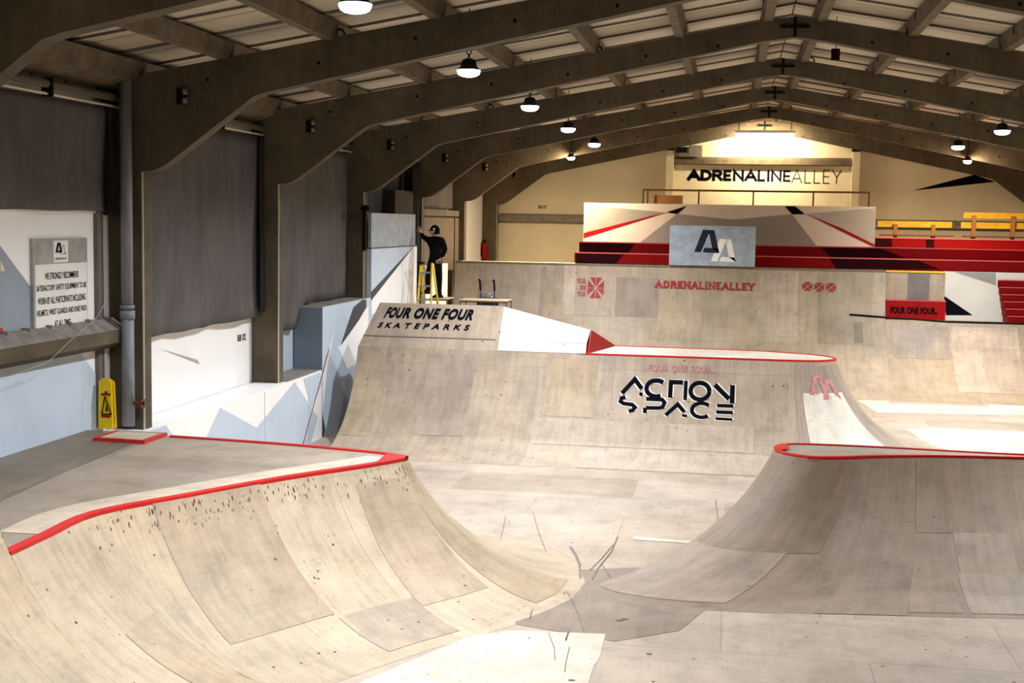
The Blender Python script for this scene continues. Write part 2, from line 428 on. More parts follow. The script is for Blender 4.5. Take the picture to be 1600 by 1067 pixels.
put(t, P, 'black_print', quadmap((-1.37, Y_END, zb), (1.5, Y_END, zb), (-1.37, Y_END, zt), (0, -1, 0), .006))
P = stroke_text('ALLEY', [.075]*5, gap=.17)
put(t, P, 'black_print', quadmap((1.52, Y_END, zb), (2.88, Y_END, zb), (1.52, Y_END, zt), (0, -1, 0), .006))
part_label(t.build('painted_lettering', weo, weld=False), 'ADRENALINEALLEY in black sans capitals')
t = MB(); c0 = atY(841, 326, Y_END); put(t, font_polys('BB 07', .02), 'black_print', quadmap(c0, c0+Vector((.25, 0, 0)), c0+Vector((0, 0, .1)), (0, -1, 0), .006)); t.build('painted_number', weo)
# roof
rf = MB()
for s in (-1, 1):
    xe = XW-.3 if s < 0 else XE+.3
    z0 = 6.70; z1 = 6.70-.172*abs(xe-XR)
    L = abs(xe-XR)
    uv = [(0, Y_NEAR), (L, Y_NEAR), (L, Y_END+.2), (0, Y_END+.2)]
    rf.face([(XR, Y_NEAR-.2, z0), (xe, Y_NEAR-.2, z1), (xe, Y_END+.2, z1), (XR, Y_END+.2, z0)], 'roof_sheet', uv=uv)
    rf.face([(XR, Y_NEAR-.2, z0+.08), (xe, Y_NEAR-.2, z1+.08), (xe, Y_END+.2, z1+.08), (XR, Y_END+.2, z0+.08)], 'roof_sheet', uv=uv)
    # sheet laps hanging as shallow ribs
    for k in range(38):
        y = Y_NEAR+.5+k*1.02
        rf.face([(XR, y, z0-.03), (xe, y, z1-.03), (xe, y+.05, z1-.03), (XR, y+.05, z0-.03)], 'trim_grey' if k % 3 == 0 else 'roof_sheet')
        rf.face([(XR, y, z0-.03), (xe, y, z1-.03), (xe, y, z1), (XR, y, z0)], 'trim_grey')
struct(rf.build('ceiling'))
# eaves gutter beams
for s, nm in ((-1, 'trim_1'), (1, 'trim_2')):
    x = XW+.02 if s < 0 else XE-.02
    e = MB(); e.prism([(x, Y_NEAR, 5.42), (x-s*.42, Y_NEAR, 5.34), (x-s*.34, Y_NEAR, 5.12), (x-s*.08, Y_NEAR, 5.02), (x, Y_NEAR, 5.02)], (0, Y_END-Y_NEAR-.02, 0), 'purlin'); struct(e.build(nm))
ORD = ['nearest', 'second', 'third', 'fourth', 'fifth', 'sixth', 'farthest']
# ================================================================== PORTAL FRAMES
def portal(n):
    y = YN(n); lab = ['closest to the camera, cut by the top left corner', 'second from the camera with the grey downpipe at its column',
        'third from the camera, its column foot ending above white ledge', 'fourth from the camera with the red alarm bell on its column',
        'fifth from the camera beside the person on the ladder', 'sixth from the camera, two warm lamps below it', 'last one against the cream end wall'][n]
    t = thing('portal_frame', (XW+.2, y, 0), 'concrete portal frame, '+lab, 'portal frame')
    y0 = y-.1; T = (0, .2, 0)
    for s in (-1, 1):
        X = (lambda x: x) if s < 0 else (lambda x: 2*XR-x)
        c = MB(); x0, x1 = sorted((X(XW+.01), X(-6.69)))
        c.box(x0, x1, y0, y0+.2, 0, 4.1, 'concrete')
        c.box(*( (x1-.012, x1+.004) if s < 0 else (x0-.004, x0+.012)), y0-.004, y0+.012, 1.1, 4.1, 'print_lit_edge_grey')  # pale edge strip: the directly lit inner face put into the colour
        c.build('column', t)
        r = MB()
        pl = [(XW+.01, 4.1), (-6.69, 4.1), (-6.55, 4.115), (-6.42, 4.17), (-5.36, 4.95), (-5.2, 5.0), (XR-.45, 6.14), (XR, 6.2), (XR, 6.48), (XR-.3, 6.45), (XW+.01, ztop(XW+.01))]
        pl = [(X(a), y0, b) for a, b in pl]
        if s > 0: pl = pl[::-1]
        r.prism(pl, T, 'concrete')
        # sprayed bolt holes and lifting loops
        for xx in (-5.9, -4.6, -3.5, -2.4, -1.3, -.3):
            zc = ztop(xx)-.16-random.random()*.1
            r.tube([(X(xx), y0+.01, zc), (X(xx), y0-.004, zc)], .022, 'black', 8)
        r.build('rafter', t)
        bp = MB(); bx = X(-6.2)
        bp.box(bx-.06, bx+.05, y0-.03, y0, 4.86, 5.04, 'black')
        for q in (4.9, 5.0): bp.tube([(bx+.05, y0-.04, q-.03), (bx+.05, y0-.05, q+.03)], .03, 'ledge_grey', 8)
        bp.build('bolt_plate', t)
    a = MB(); a.box(XR-.02, XR+.02, y0-.012, y0, 6.2, 6.48, 'black'); a.box(XR-.2, XR+.2, y0-.03, y0, 6.325, 6.36, 'black')
    for q in (-.14, -.07, .07, .14): a.tube([(XR+q, y0-.05, 6.342), (XR+q, y0, 6.342)], .025, 'black', 8)
    a.build('apex_joint', t)
    for xx in ((-2.0, 2.3) if n % 2 == 0 else (-4.4, 1.2)):
        l = MB(); zc = ztop(xx)
        l.tube([(xx-.07, y, zc-.02), (xx-.07, y, zc+.05), (xx-.04, y, zc+.1), (xx+.04, y, zc+.1), (xx+.07, y, zc+.05), (xx+.07, y, zc-.02)], .012, 'black', 6)
        l.build('lifting_loop', t)
    return t
for n in range(7): portal(n)
# purlins, one per bay and line
BAY = ['first', 'second', 'third', 'fourth', 'fifth', 'sixth']
for n in range(6):
    for s in (-1, 1):
        for k in range(6):
            x = XR+s*(.36+1.22*k); z = ztop(x)
            if not (inframe((x, YN(n)+.3, z), 60) or inframe((x, YN(n+1), z), 60) or inframe((x, YN(n)+2.2, z), 60)): continue
            p = MB(); w = .06
            p.prism([(x-w, YN(n)+.01, z-.005), (x+w, YN(n)+.01, z-.005), (x+w*1.6, YN(n)+.01, z+.19), (x-w*1.6, YN(n)+.01, z+.19)], (0, 4.55, 0), 'purlin')
            for j in range(3):
                yy = YN(n)+.8+j*1.4; p.box(x-w*1.7, x-w*1.5, yy, yy+.02, z+.1, z+.2, 'black')
            o = p.build('roof_purlin')
            row = ['beside the ridge', 'second from ridge', 'third from ridge', 'fourth from ridge', 'fifth from ridge', 'by the eaves'][k]
            tag(o, f"concrete roof purlin {row}, {'left' if s < 0 else 'right'} slope, {BAY[n]} roof bay from camera", 'purlin', 'roof purlins')
# ================================================================== HIGH BAY LAMPS
def lampbody(warm=False):
    pass
LZ = 5.32
def make_lamp(x, y, label, first=None):
    if first is not None:
        r = copy_thing(first, (x, y, LZ), label)
        return r
    t = thing('high_bay_lamp', (x, y, LZ), label, 'ceiling lamp', 'white high bay lamps')
    b = MB(); prof = [(.0, .13), (.04, .13), (.055, .12), (.06, .075), (.085, .07), (.09, .045), (.10, .035), (.142, -.002), (.125, -.004)]
    b.lathe((x, y, LZ), prof, 'lamp_body', 28)
    for k in range(14):
        a = 2*math.pi*k/14; c, s_ = math.cos(a), math.sin(a)
        b.face([(x+.06*c, y+.06*s_, LZ+.12), (x+.075*c, y+.075*s_, LZ+.11), (x+.10*c, y+.10*s_, LZ+.04), (x+.06*c, y+.06*s_, LZ+.03)], 'lamp_body')
    bo = b.build('lamp_body', t)
    l = MB(); l.lathe((x, y, LZ), [(.134, 0), (.132, -.02), (.12, -.05), (.09, -.068), (.05, -.078), (0, -.08)], 'lens_cool', 28); part_label(l.build('lens', bo), 'glowing white lens')
    h = MB(); h.tube([(x, y, LZ+.13), (x, y, LZ+.18)], .012, 'lamp_body'); 
    h.tube([(x+.028*math.cos(q*.7), y, LZ+.205+.028*math.sin(q*.7)) for q in range(10)], .008, 'lamp_body', 6)
    h.tube([(x, y, LZ+.23), (x, y, ztop(x)+.185)], .006, 'black', 6)
    h.build('hook', t)
    p = MB(); p.tube([(x+.01, y, LZ+.33), (x+.01, y, LZ+.43)], .024, 'cable_white', 8)
    p.tube([(x+.01, y, LZ+.42), (x-.05, y, LZ+.44), (x-.2, y-.02, LZ+.42), (x-.28, y-.05, LZ+.5), (x-.27, y-.05, ztop(x-.27)+.02)], .008, 'cable_white', 6)
    p.build('supply_cable', t)
    return t
def lamp_light(x, y, z, r, w, col, parent, spread=146):
    l = bpy.data.lights.new('lamp_light', 'AREA'); l.shape = 'DISK'; l.size = r*2; l.energy = w; l.color = col; l.spread = math.radians(spread)
    o = bpy.data.objects.new('lamp_light', l); COL.objects.link(o); o.location = Vector((x, y, z))-(parent.location if parent else Vector())
    if parent: o.parent = parent
    return o
first = None
rows = [(-3.05, [2, 3, 4, 5, 6, 1]), (4.53, [5, 6, 4, 3])]  # last lamp of the left row is out of view, added for its light
LL = {(-1, 2): 'high bay lamp cut off by the top edge of the picture', (-1, 3): 'largest hanging high bay lamp, white pull cord slanting up from it', (-1, 4): 'hanging high bay lamp, second of the left row below the long rafters',
      (-1, 5): 'hanging high bay lamp, third of the left row, beyond the largest two', (-1, 6): 'smallest and farthest white high bay lamp of the left row',
      (1, 6): 'farther white high bay lamp of the right pair, just above a warm lamp', (1, 5): 'white high bay lamp close to the right edge of the picture'}
for x, ks in rows:
    for k in ks:
        y = 1.2+4.57*k
        s = -1 if x < 0 else 1
        far_ = ['nearest the camera end wall', 'out of view, added to light the near end', 'third from the camera end wall', 'fourth from the camera end wall', 'fifth from the camera end wall', '', ''][k]
        lab = LL.get((s, k)) or f"high bay lamp of the {'left' if s < 0 else 'right'} row, {far_}"
        t = make_lamp(x, y, lab, first)
        if first is None: first = t
        lamp_light(x, y, LZ-.086, .12, LAMP_W, (.93, .96, 1), t)
# warm round lamps under the sixth frame
def warm_lamp(x, y, z, lab, first=None):
    if first is not None: t = copy_thing(first, (x, y, z), lab)
    else:
        t = thing('bulkhead_lamp', (x, y, z), lab, 'ceiling lamp', 'warm lamps below the sixth frame')
        b = MB(); b.lathe((x, y, z), [(0, .11), (.05, .11), (.07, .05), (.1, .03), (.1, 0), (.09, 0)], 'lamp_body', 20); b.tube([(x, y, z+.1), (x, y, ztop(x)+.18)], .012, 'black'); bo = b.build('lamp_body', t)
        l = MB(); l.lathe((x, y, z), [(.09, 0), (.085, -.035), (.05, -.06), (0, -.065)], 'lens_warm', 20); part_label(l.build('lens', bo), 'glowing warm lens')
    lo = lamp_light(x, y, z-.07, .09, WALL_W*.75, (1, .76, .48), t, 170)
    return t
w1 = warm_lamp(-4.01, 32.3, 5.2, 'small round warm glowing lamp on the left, below the rafters')
warm_lamp(5.34, 32.3, 5.2, 'small round warm glowing lamp on the right, below the rafters', w1)
# batten light over the end wall lettering
t = thing('batten_light', (XR, 36.45, 6.1), 'warm overexposed batten light under the roof apex at the end wall', 'ceiling lamp')
b = MB(); b.box(XR-.8, XR+.8, 36.4, 36.5, 6.1, 6.18, 'white_wall'); b.build('housing', t)
for q in (-.7, .7):
    h = MB(); h.box(XR+q-.01, XR+q+.01, 36.44, 36.46, 6.18, 6.45, 'black'); h.build('bracket', t)
b = MB(); b.tube([(XR-.78, 36.45, 6.07), (XR+.78, 36.45, 6.07)], .03, 'tube_warm', 10); part_label(b.build('tube', t), 'glowing warm tube')
l = bpy.data.lights.new('batten_glow', 'AREA'); l.shape = 'RECTANGLE'; l.size = 1.5; l.size_y = .08; l.energy = WALL_W*.6; l.color = (1, .80, .5)
o = bpy.data.objects.new('batten_glow', l); COL.objects.link(o); o.location = Vector((XR, 36.45, 6.03))-t.location; o.rotation_euler = (math.radians(58), 0, 0); o.parent = t
# skid marks on the flat bottom
b = MB()
for pts, w_ in (([(890, 853), (899, 866), (905, 882), (907, 903)], .03), ([(893, 854), (902, 868), (908, 884)], .018), ([(833, 800), (842, 832), (856, 868), (868, 900)], .014), ([(965, 838), (955, 862), (936, 885), (925, 905)], .02),
                ([(958, 850), (940, 872), (922, 890)], .016), ([(868, 900), (890, 930), (905, 962), (912, 985)], .014), ([(846, 915), (836, 938), (828, 965)], .02), ([(888, 985), (884, 1000), (890, 985)], .02),
                ([(790, 806), (786, 826), (782, 845)], .012), ([(939, 880), (955, 902)], .014), ([(1118, 780), (1122, 812), (1112, 842)], .012), ([(857, 988), (866, 1012), (867, 1030)], .014), ([(890, 1010), (885, 1030), (882, 1050)], .012), ([(964, 969), (980, 965)], .09), ([(1010, 1020), (1018, 1021)], .05), ([(888, 1062), (898, 1062)], .05)):
    P = [atZ(x, y, .009) for x, y in pts]
    for q in strip([(p.x, p.y) for p in P], w_*.55, 3): b.face([(x, y, .009) for x, y in q], 'skid')
b.build('skid_marks', bpy.data.objects['floor'])
# ================================================================== LEFT SIDE: curtains, boards, ledge
def curtain(name_lab, y0, y1, zb, zt, mat, hem=None, x=-7.0, amp=.02):
    b = MB(); ph = random.random()*6
    hem = hem or (lambda u: zb)
    def fn(u, v):
        y = y0+(y1-y0)*u; zb_ = hem(u); z = zt+(zb_-zt)*v
        d = amp*(math.sin(u*17+ph+1.6*math.sin(v*2.3+ph))+.5*math.sin(u*39+ph*2+v*3.4)+.5*math.sin(u*8-v*6+ph))*(.5+.7*v)+.012*math.sin(v*5+u*9)
        return (x+d, y, z+.004*math.sin(u*30+ph)*v)
    b.grid(fn, 70, 16, mat, uvf=lambda u, v: (u*(y1-y0), v*(zt-zb)))
    o = b.build('curtain'); md = o.modifiers.new('thickness', 'SOLIDIFY'); md.thickness = .006
    tag(o, name_lab, 'curtain', 'grey curtains along the left wall')
curtain('dark grey curtain hanging above the safety sign at far left', 8.4, 14.1, 3.64, 4.8, 'curtain_grey')
curtain('widest grey curtain, between the downpipe column and second column above white wall', 14.45, 18.72, 2.12, 4.8, 'curtain_grey')
def hem3(u):
    y = 18.97+(23.25-18.97)*u
    return 1.8+.02*u if y < 20.4 else (2.2 if y > 20.8 else 1.82+(y-20.4)/.4*.38)
curtain('grey curtain whose hem lies rumpled on the painted box top', 18.97, 23.25, 1.8, 4.8, 'curtain_grey', hem3)
curtain('short blue-grey curtain above the painted board behind the person', 23.55, 27.3, 3.3, 4.8, 'curtain_blue')
curtain('narrow black curtain gathered beside the column by the ladder', 27.0, 27.85, 2.0, 4.8, 'curtain_dark', x=-6.75, amp=.05)
curtain('narrow black strip behind the downpipe', 13.86, 14.14, 3.6, 5.0, 'curtain_dark', x=-6.98, amp=.04)  # narrow black strip between mural board and column
curtain('brownish curtain on the bay beyond the person', 28.2, 32.4, 3.9, 4.8, 'curtain_grey')
curtain('black strip put in as the shade of the gap by the second column', 18.6, 18.74, 2.2, 4.8, 'curtain_dark', x=-6.93, amp=.02)  # black strip paints the dark gap between curtain and column
# curtain rails (pipe above curtain)
for n, lab in ((0, 'cream curtain rail above the far left curtain'), (1, 'cream curtain rail above the widest curtain'), (2, 'cream curtain rail in the third bay')):
    b = MB(); y0 = YN(n)+.12; y1 = YN(n+1)-.12
    b.tube([(-6.93, y0, 4.92), (-6.93, y1, 4.92)], .045, 'purlin', 12); b.tube([(-6.93, y0, 4.82), (-6.93, y1, 4.82)], .015, 'cream_wall', 8)
    for q in (.25, .62): yy = y0+(y1-y0)*q; b.box(-6.99, -6.87, yy, yy+.03, 4.79, 4.98, 'black')
    tag(b.build('curtain_rail'), lab, 'rail')
# painted mural board in the first bay
mb = MB(); XB = -7.09
mb.box(XW+.001, XB, 8.2, 14.06, 1.19, 3.64, 'white_wall')
on_x(mb, [(-60, 303), (0, 384), (51, 453), (113, 535), (113, 600), (-60, 600)], XB, 'slate_wall')
on_x(mb, [(0, 407), (8, 423), (0, 424)], XB, 'cream_wall', .005)
on_x(mb, [(113, 535), (155, 592), (155, 668), (113, 681), (-60, 733), (-60, 560)], XB, 'blue_wall', .006)
o = mb.build('mural_board'); tag(o, 'white and blue-grey painted mural board below the far left curtain', 'mural board')
b = MB()
b.box(XB, XB+.05, 13.78, 13.9, 1.19, 3.66, 'trim_grey'); b.box(XB, XB+.055, 13.92, 13.96, 1.19, 3.66, 'white_wall')
b.box(XB, XB+.03, 8.2, 14.0, 3.62, 3.66, 'white_wall'); b.build('frame_strip', o)
# small red sticker at the frame's edge
b = MB(); on_x(b, [(-6, 513), (3, 512), (3, 525), (-6, 527)], XB, 'red_edge', .01); b.build('red_sticker', o)
# safety notice
XS = -7.055
sg = MB()
s0 = atX(51, 373, XS); s1 = atX(136, 372, XS); s2 = atX(51, 560, XS)
ya, yb, z1, z0 = s0.y, s1.y, s0.z, 2.25
sg.box(XB+.001, XS, ya, yb, z0, z1, 'alu_sign')
so = sg.build('safety_notice'); tag(so, 'aluminium safety notice recommending helmets, wrist guards and knee pads', 'sign')
def signpt(x, y): p = atX(x, y, XS); return (p.y, p.z)
yl, ztx = signpt(54, 414); yr, _ = signpt(134, 410); _, zbx = signpt(54, 517)
b = MB(); b.box(XS, XS+.006, ya+.03, yb-.02, zbx, ztx, 'sign_white')
lines = ['WE STRONGLY RECOMMEND', 'SATISFACTORY SAFETY EQUIPMENT TO BE', 'WORN BY ALL PARTICIPANTS INCLUDING', 'HELMETS, WRIST GUARDS AND KNEE PADS', 'AT ALL TIMES']
b2 = MB(); H5 = (ztx-zbx)/5.3; W = yb-ya
for i, (s_, wf) in enumerate(zip(lines, (.62, .92, .88, .92, .3))):
    zz = ztx-.06-H5*(i+.78); yc = (ya+yb)/2
    put(b2, font_polys(s_, .012, sub=9), 'black_print', quadmap((XS, yc-W*wf/2, zz), (XS, yc+W*wf/2, zz), (XS, yc-W*wf/2, zz+H5*.56), (1, 0, 0), .009))
tp = b.build('text_panel', so, weld=False); b2.build('lettering', tp, weld=False)
b = MB(); yA, zA = signpt(83, 376); yB, zB = signpt(106, 409)
b.box(XS, XS+.004, yA, yB, zB, zA, 'sign_white'); A1, A2 = AA_mark()
hh = zA-zB; ww = yB-yA
put(b, [[(u_*.8, v_*.55+.35) for u_, v_ in f] for f in A2], 'print_lit_edge_grey', quadmap((XS, yA+ww*.12, zB), (XS, yB, zB), (XS, yA+ww*.12, zA), (1, 0, 0), .006))
put(b, [[(u_*.8, v_*.55+.35) for u_, v_ in f] for f in A1], 'black_print', quadmap((XS, yA+ww*.12, zB), (XS, yB, zB), (XS, yA+ww*.12, zA), (1, 0, 0), .008))
put(b, font_polys('ADRENALINEALLEY', .01, sub=9), 'black_print', quadmap((XS, yA+ww*.1, zB+hh*.12), (XS, yB-ww*.1, zB+hh*.12), (XS, yA+ww*.1, zB+hh*.22), (1, 0, 0), .006))
b.build('logo_panel', so, weld=False)
# side rail beam
b = MB(); xa = XB+.002
b.prism([(xa, 7.4, 2.42), (xa+.06, 7.4, 2.42), (xa+.22, 7.4, 2.30), (xa+.22, 7.4, 2.16), (xa+.05, 7.4, 2.08), (xa, 7.4, 2.08)], (0, 6.72, 0), 'concrete')
b.prism([(xa+.004, 7.4, 2.425), (xa+.064, 7.4, 2.425), (xa+.222, 7.4, 2.305), (xa+.2, 7.4, 2.3)], (0, 6.7, 0), 'ledge_grey')
for k in range(16): b.box(xa, xa+.1, 7.6+k*.42, 7.63+k*.42, 2.42, 2.445, 'ledge_grey')
tag(b.build('side_rail_beam'), 'dirty concrete side rail running along the blue painted mural board', 'wall beam')
# thin wire hanging over it
p = [atX(x, y, -6.85) for x, y in ((0, 593), (75, 566), (110, 532), (150, 498), (166, 470))]
b = MB(); b.tube(p, .0028, 'cable_white', 6); tag(b.build('loose_wire'), 'thin pale wire draped over the concrete side rail', 'wire')
# downpipe
t = thing('downpipe', (-6.78, 14.0, 1.19), 'grey round downpipe standing against the nearest full column', 'pipe')
b = MB(); b.tube([(-6.80, 14.0, 1.19), (-6.80, 14.0, 2.52)], .072, 'pipe_grey', 20); b.tube([(-6.80, 14.0, 2.5), (-6.80, 14.0, 5.25)], .066, 'pipe_grey', 20); b.build('pipe', t)
b = MB(); b.tube([(-6.80, 14.0, 2.42), (-6.80, 14.0, 2.52)], .084, 'pipe_grey', 20); b.tube([(-6.80, 14.0, 2.54), (-6.80, 14.0, 2.58)], .08, 'pipe_grey', 20); b.build('collar', t)
b = MB(); b.box(-6.76, -6.62, 13.97, 14.03, 1.44, 1.47, 'rust_brown'); b.box(-6.64, -6.62, 13.95, 14.05, 1.4, 1.5, 'rust_brown'); b.build('bracket', t)
# folded wet floor sign
t = thing('caution_sign', (-7.0, 13.75, 1.19), 'folded yellow caution floor sign leaning by the downpipe', 'caution sign')
ca, cb = -7.03, -6.86
b = MB(); b.prism([(ca, 13.72, 1.19), (cb, 13.72, 1.19), (cb-.02, 13.74, 1.72), (cb-.05, 13.75, 1.76), (ca+.03, 13.75, 1.76), (ca, 13.74, 1.72)], (0, .02, 0), 'yellow')
fpn = b.build('front_panel', t)
b = MB(); b.prism([(ca-.01, 13.79, 1.19), (cb+.01, 13.79, 1.19), (cb, 13.77, 1.72), (cb-.04, 13.765, 1.75), (ca+.03, 13.765, 1.75), (ca, 13.77, 1.72)], (0, .02, 0), 'yellow')
b.build('back_panel', t)
b = MB(); yy = 13.715
tri = [(ca+.085, 1.56), (cb-.01, 1.36), (ca+.045, 1.36)]
put(b, strip([tri[0], tri[1], tri[2], tri[0]], .014, 1), 'black', lambda u, v: Vector((u, yy, v)))
b.tube([(ca+.1, yy, 1.61), (ca+.1, yy-.002, 1.61)], .014, 'black', 8)
b.face([(ca+.09, yy, 1.39), (ca+.12, yy, 1.39), (ca+.1, yy, 1.48)], 'black')
for z in (1.585, 1.335): b.box(ca+.04, cb-.02, yy-.001, yy+.004, z-.012, z+.012, 'red_dark')
b.build('warning_print', fpn)
# painted ledge / fascia box
XF = -6.6
fa = MB()
fa.box(XW+.036, XF, 13.62, 20.58, 0, 1.12, 'white_wall')
fo = [(14.0, 1.12)]
def onF(px, mat, off): on_x(fa, px, XF, mat, off, 1.12, 13.62, 20.58)
onF([(199, 664), (259, 664), (274, 686), (199, 692)], 'blue_wall', .004)
onF([(322, 684), (344, 637), (400, 668), (400, 700), (318, 700)], 'blue_wall', .004)
onF([(400, 669), (460, 596.5), (496, 652), (482, 705), (400, 705)], 'blue_wall', .005)
onF([(474, 592), (500.5, 581), (503, 600), (486, 637)], 'blue_wall', .004)
for y0_ in (17.9, 19.9): fa.box(XF, XF+.005, y0_, y0_+.01, .05, 1.1, 'mural_mid')
fa.box(XW+.036, XF-.02, 18.97, 20.57, 1.12, 1.135, 'ledge_grey')
o = fa.build('painted_ledge'); tag(o, 'low painted box ledge, white with pale blue triangles, under the widest curtain', 'ledge')
fb2 = MB()
fb2.box(XW+.036, XF, 20.6, 23.5, 0, 2.16, 'blue_wall')
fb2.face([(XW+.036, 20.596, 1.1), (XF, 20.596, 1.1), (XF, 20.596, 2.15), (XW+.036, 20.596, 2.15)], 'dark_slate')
fb2.face([(XW+.036, 20.6, 2.163), (XF, 20.6, 2.163), (XF, 23.5, 2.163), (XW+.036, 23.5, 2.163)], 'ledge_grey')
def onG(px, mat, off): on_x(fb2, px, XF, mat, off, 2.16, 20.6, 23.5)
onG([(524, 502), (510.5, 575), (497, 650), (490, 640), (503.6, 588)], 'white_wall', .005)
onG([(531.5, 541), (552, 480), (566, 468), (572, 468), (572, 480), (560, 501)], 'charcoal', .005)
onG([(528, 543), (560, 499), (575, 478), (575, 560), (542, 576)], 'white_wall', .004)
onG([(494, 650), (508, 671), (498, 700), (483, 700)], 'charcoal', .006)
o = fb2.build('painted_box'); tag(o, 'tall pale blue painted box with dark slate end and red line', 'painted box')
b = MB(); a0 = atX(513.5, 545, XF); a1 = atX(470.5, 700, XF)
b.face([(XF+.008, a0.y, a0.z), (XF+.008, a0.y+.03, a0.z), (XF+.008, a1.y+.045, a1.z), (XF+.008, a1.y-.0, a1.z)], 'red_dark'); b.build('red_line', o)
fc = MB()
fc.box(XW+.036, XF, 23.52, 27.05, 0, 3.06, 'blue_wall')
def onH(px, mat, off): on_x(fc, px, XF, mat, off, 3.06, 23.52, 27.05)
onH([(646, 386), (655, 386), (655, 500), (540, 500), (575, 470)], 'white_wall', .004)
onH([(646, 385), (573, 457), (560, 470), (560, 482), (577, 470)], 'charcoal', .006)
for yy in (25.8, 26.3, 26.7): fc.box(XF, XF+.006, yy, yy+.02, 1.4, 2.7, 'mural_mid')
o = fc.build('painted_wall_panel'); tag(o, 'white and pale blue painted panel with dark diagonal, left of the yellow ladder', 'mural board')
b = MB(); b.box(XF-.06, XF, 23.5, 26.9, 3.08, 3.72, 'panel_slate'); b.box(XF-.06, XF+.01, 23.5, 27.0, 3.06, 3.08, 'charcoal')
tag(b.build('painted_board'), 'pale blue-grey scuffed board standing on top of the painted panel', 'board')
b = MB(); b.box(XW+.02, -6.7, 25.6, 27.1, 3.72, 4.2, 'dark_soil'); tag(b.build('storage_crate'), 'dark brown crate in shadow on top of the painted board', 'crate')
t = thing('alarm_bell', (-6.62, 23.25, 3.8), 'small dark red alarm bell on the fourth column edge', 'alarm bell')
b = MB(); b.tube([(-6.69, 23.22, 3.8), (-6.62, 23.18, 3.8), (-6.56, 23.14, 3.8)], [.04, .065, .04], 'maroon', 16); b.build('gong', t)
b = MB(); b.box(-6.7, -6.65, 23.28, 23.34, 3.03, 3.76, 'maroon'); b.build('conduit', t)
# wall bay beyond the ladder
b = MB(); b.box(-6.9, -6.84, 28.1, 32.5, 1.2, 3.85, 'panel_brown'); b.box(-6.84, -6.82, 28.1, 32.5, 3.68, 3.71, 'black'); b.box(-6.84, -6.825, 31.9, 31.94, 1.2, 3.7, 'black')
tag(b.build('wall_panel'), 'brown boarded panel between the last left columns, behind the person', 'wall panel')
b = MB(); b.prism([(-6.66, 28.15, 0), (-6.66, 30.4, 0), (-6.66, 30.4, 2.6), (-6.66, 28.15, 2.6)], (-.1, 0, 0), 'white_wall')
tag(b.build('white_board'), 'white board standing between the person and the rear ramp', 'board')
# ================================================================== RAMPS
def smooth_lip(pts, step=.25, closed=False):
    P = [Vector(p) for p in pts]; out = []
    for i in range(len(P)-1):
        p0 = P[max(i-1, 0)]; p1 = P[i]; p2 = P[i+1]; p3 = P[min(i+2, len(P)-1)]
        n = max(1, int((p2-p1).length/step))
        for k in range(n):
            t = k/n
            out.append(.5*((2*p1)+(p2-p0)*t+(2*p0-5*p1+4*p2-p3)*t*t+(3*p1-p0-3*p2+p3)*t*t*t))
    out.append(P[-1]); return out
def sweep(mb, lip, nrm, h, R, mat, Ls=None, nv=22, uv0=0, z_lip=None):
    """transition swept below a lip; lip 2D points, nrm 2D unit outward vectors"""
    fm = math.acos(max(-1, (R-h)/R)); L0 = R*math.sin(fm)
    cum = [uv0]
    for a, b_ in zip(lip, lip[1:]): cum.append(cum[-1]+(b_-a).length)
    nu = len(lip)-1
    fanw = [0.]
    for i in range(nu): fanw.append(fanw[-1]+(nrm[i+1]-nrm[i]).length*1.0)
    def fn(u, v):
        i = int(round(u*nu)); f = fm*v; k = (Ls[i]/L0 if Ls else 1.)
        d = (L0-R*math.sin(f))*k
        p = lip[i]+nrm[i]*d
        return (p.x, p.y, R*(1-math.cos(f))+.0015)
    mb.grid(fn, nu, nv, mat, uvf=lambda u, v: (cum[int(round(u*nu))]+fanw[int(round(u*nu))], R*fm*v), flip=True)
    return fn, nu, cum
def normals(lip, right=True, ends=None):
    out = []
    for i in range(len(lip)):
        d = lip[min(i+1, len(lip)-1)]-lip[max(i-1, 0)]; d.normalize()
        n = Vector((d.y, -d.x)) if right else Vector((-d.y, d.x)); out.append(n)
    if ends:
        if ends[0] is not None: out[0] = Vector(ends[0]).normalized()
        if ends[1] is not None: out[-1] = Vector(ends[1]).normalized()
    for _ in range(3):
        o2 = out[:]
        for i in range(1, len(out)-1): o2[i] = (out[i-1]+out[i]*2+out[i+1]).normalized()
        out = o2
    return out
def V2(*a): return Vector(a)
def lip_band(mb, lip, nrm, w, z, t, mat, over=.008):
    n = len(lip)-1
    O = [lip[i]+nrm[i]*over for i in range(n+1)]; I = [lip[i]-nrm[i]*w for i in range(n+1)]
    for i in range(n):
        a, b_, c, d = O[i], O[i+1], I[i+1], I[i]
        mb.face([(a.x, a.y, z), (b_.x, b_.y, z), (c.x, c.y, z), (d.x, d.y, z)], mat)
        mb.face([(a.x, a.y, z-t), (b_.x, b_.y, z-t), (b_.x, b_.y, z), (a.x, a.y, z)], mat)
        mb.face([(d.x, d.y, z-t), (c.x, c.y, z-t), (c.x, c.y, z), (d.x, d.y, z)], mat)
HA = 1.19
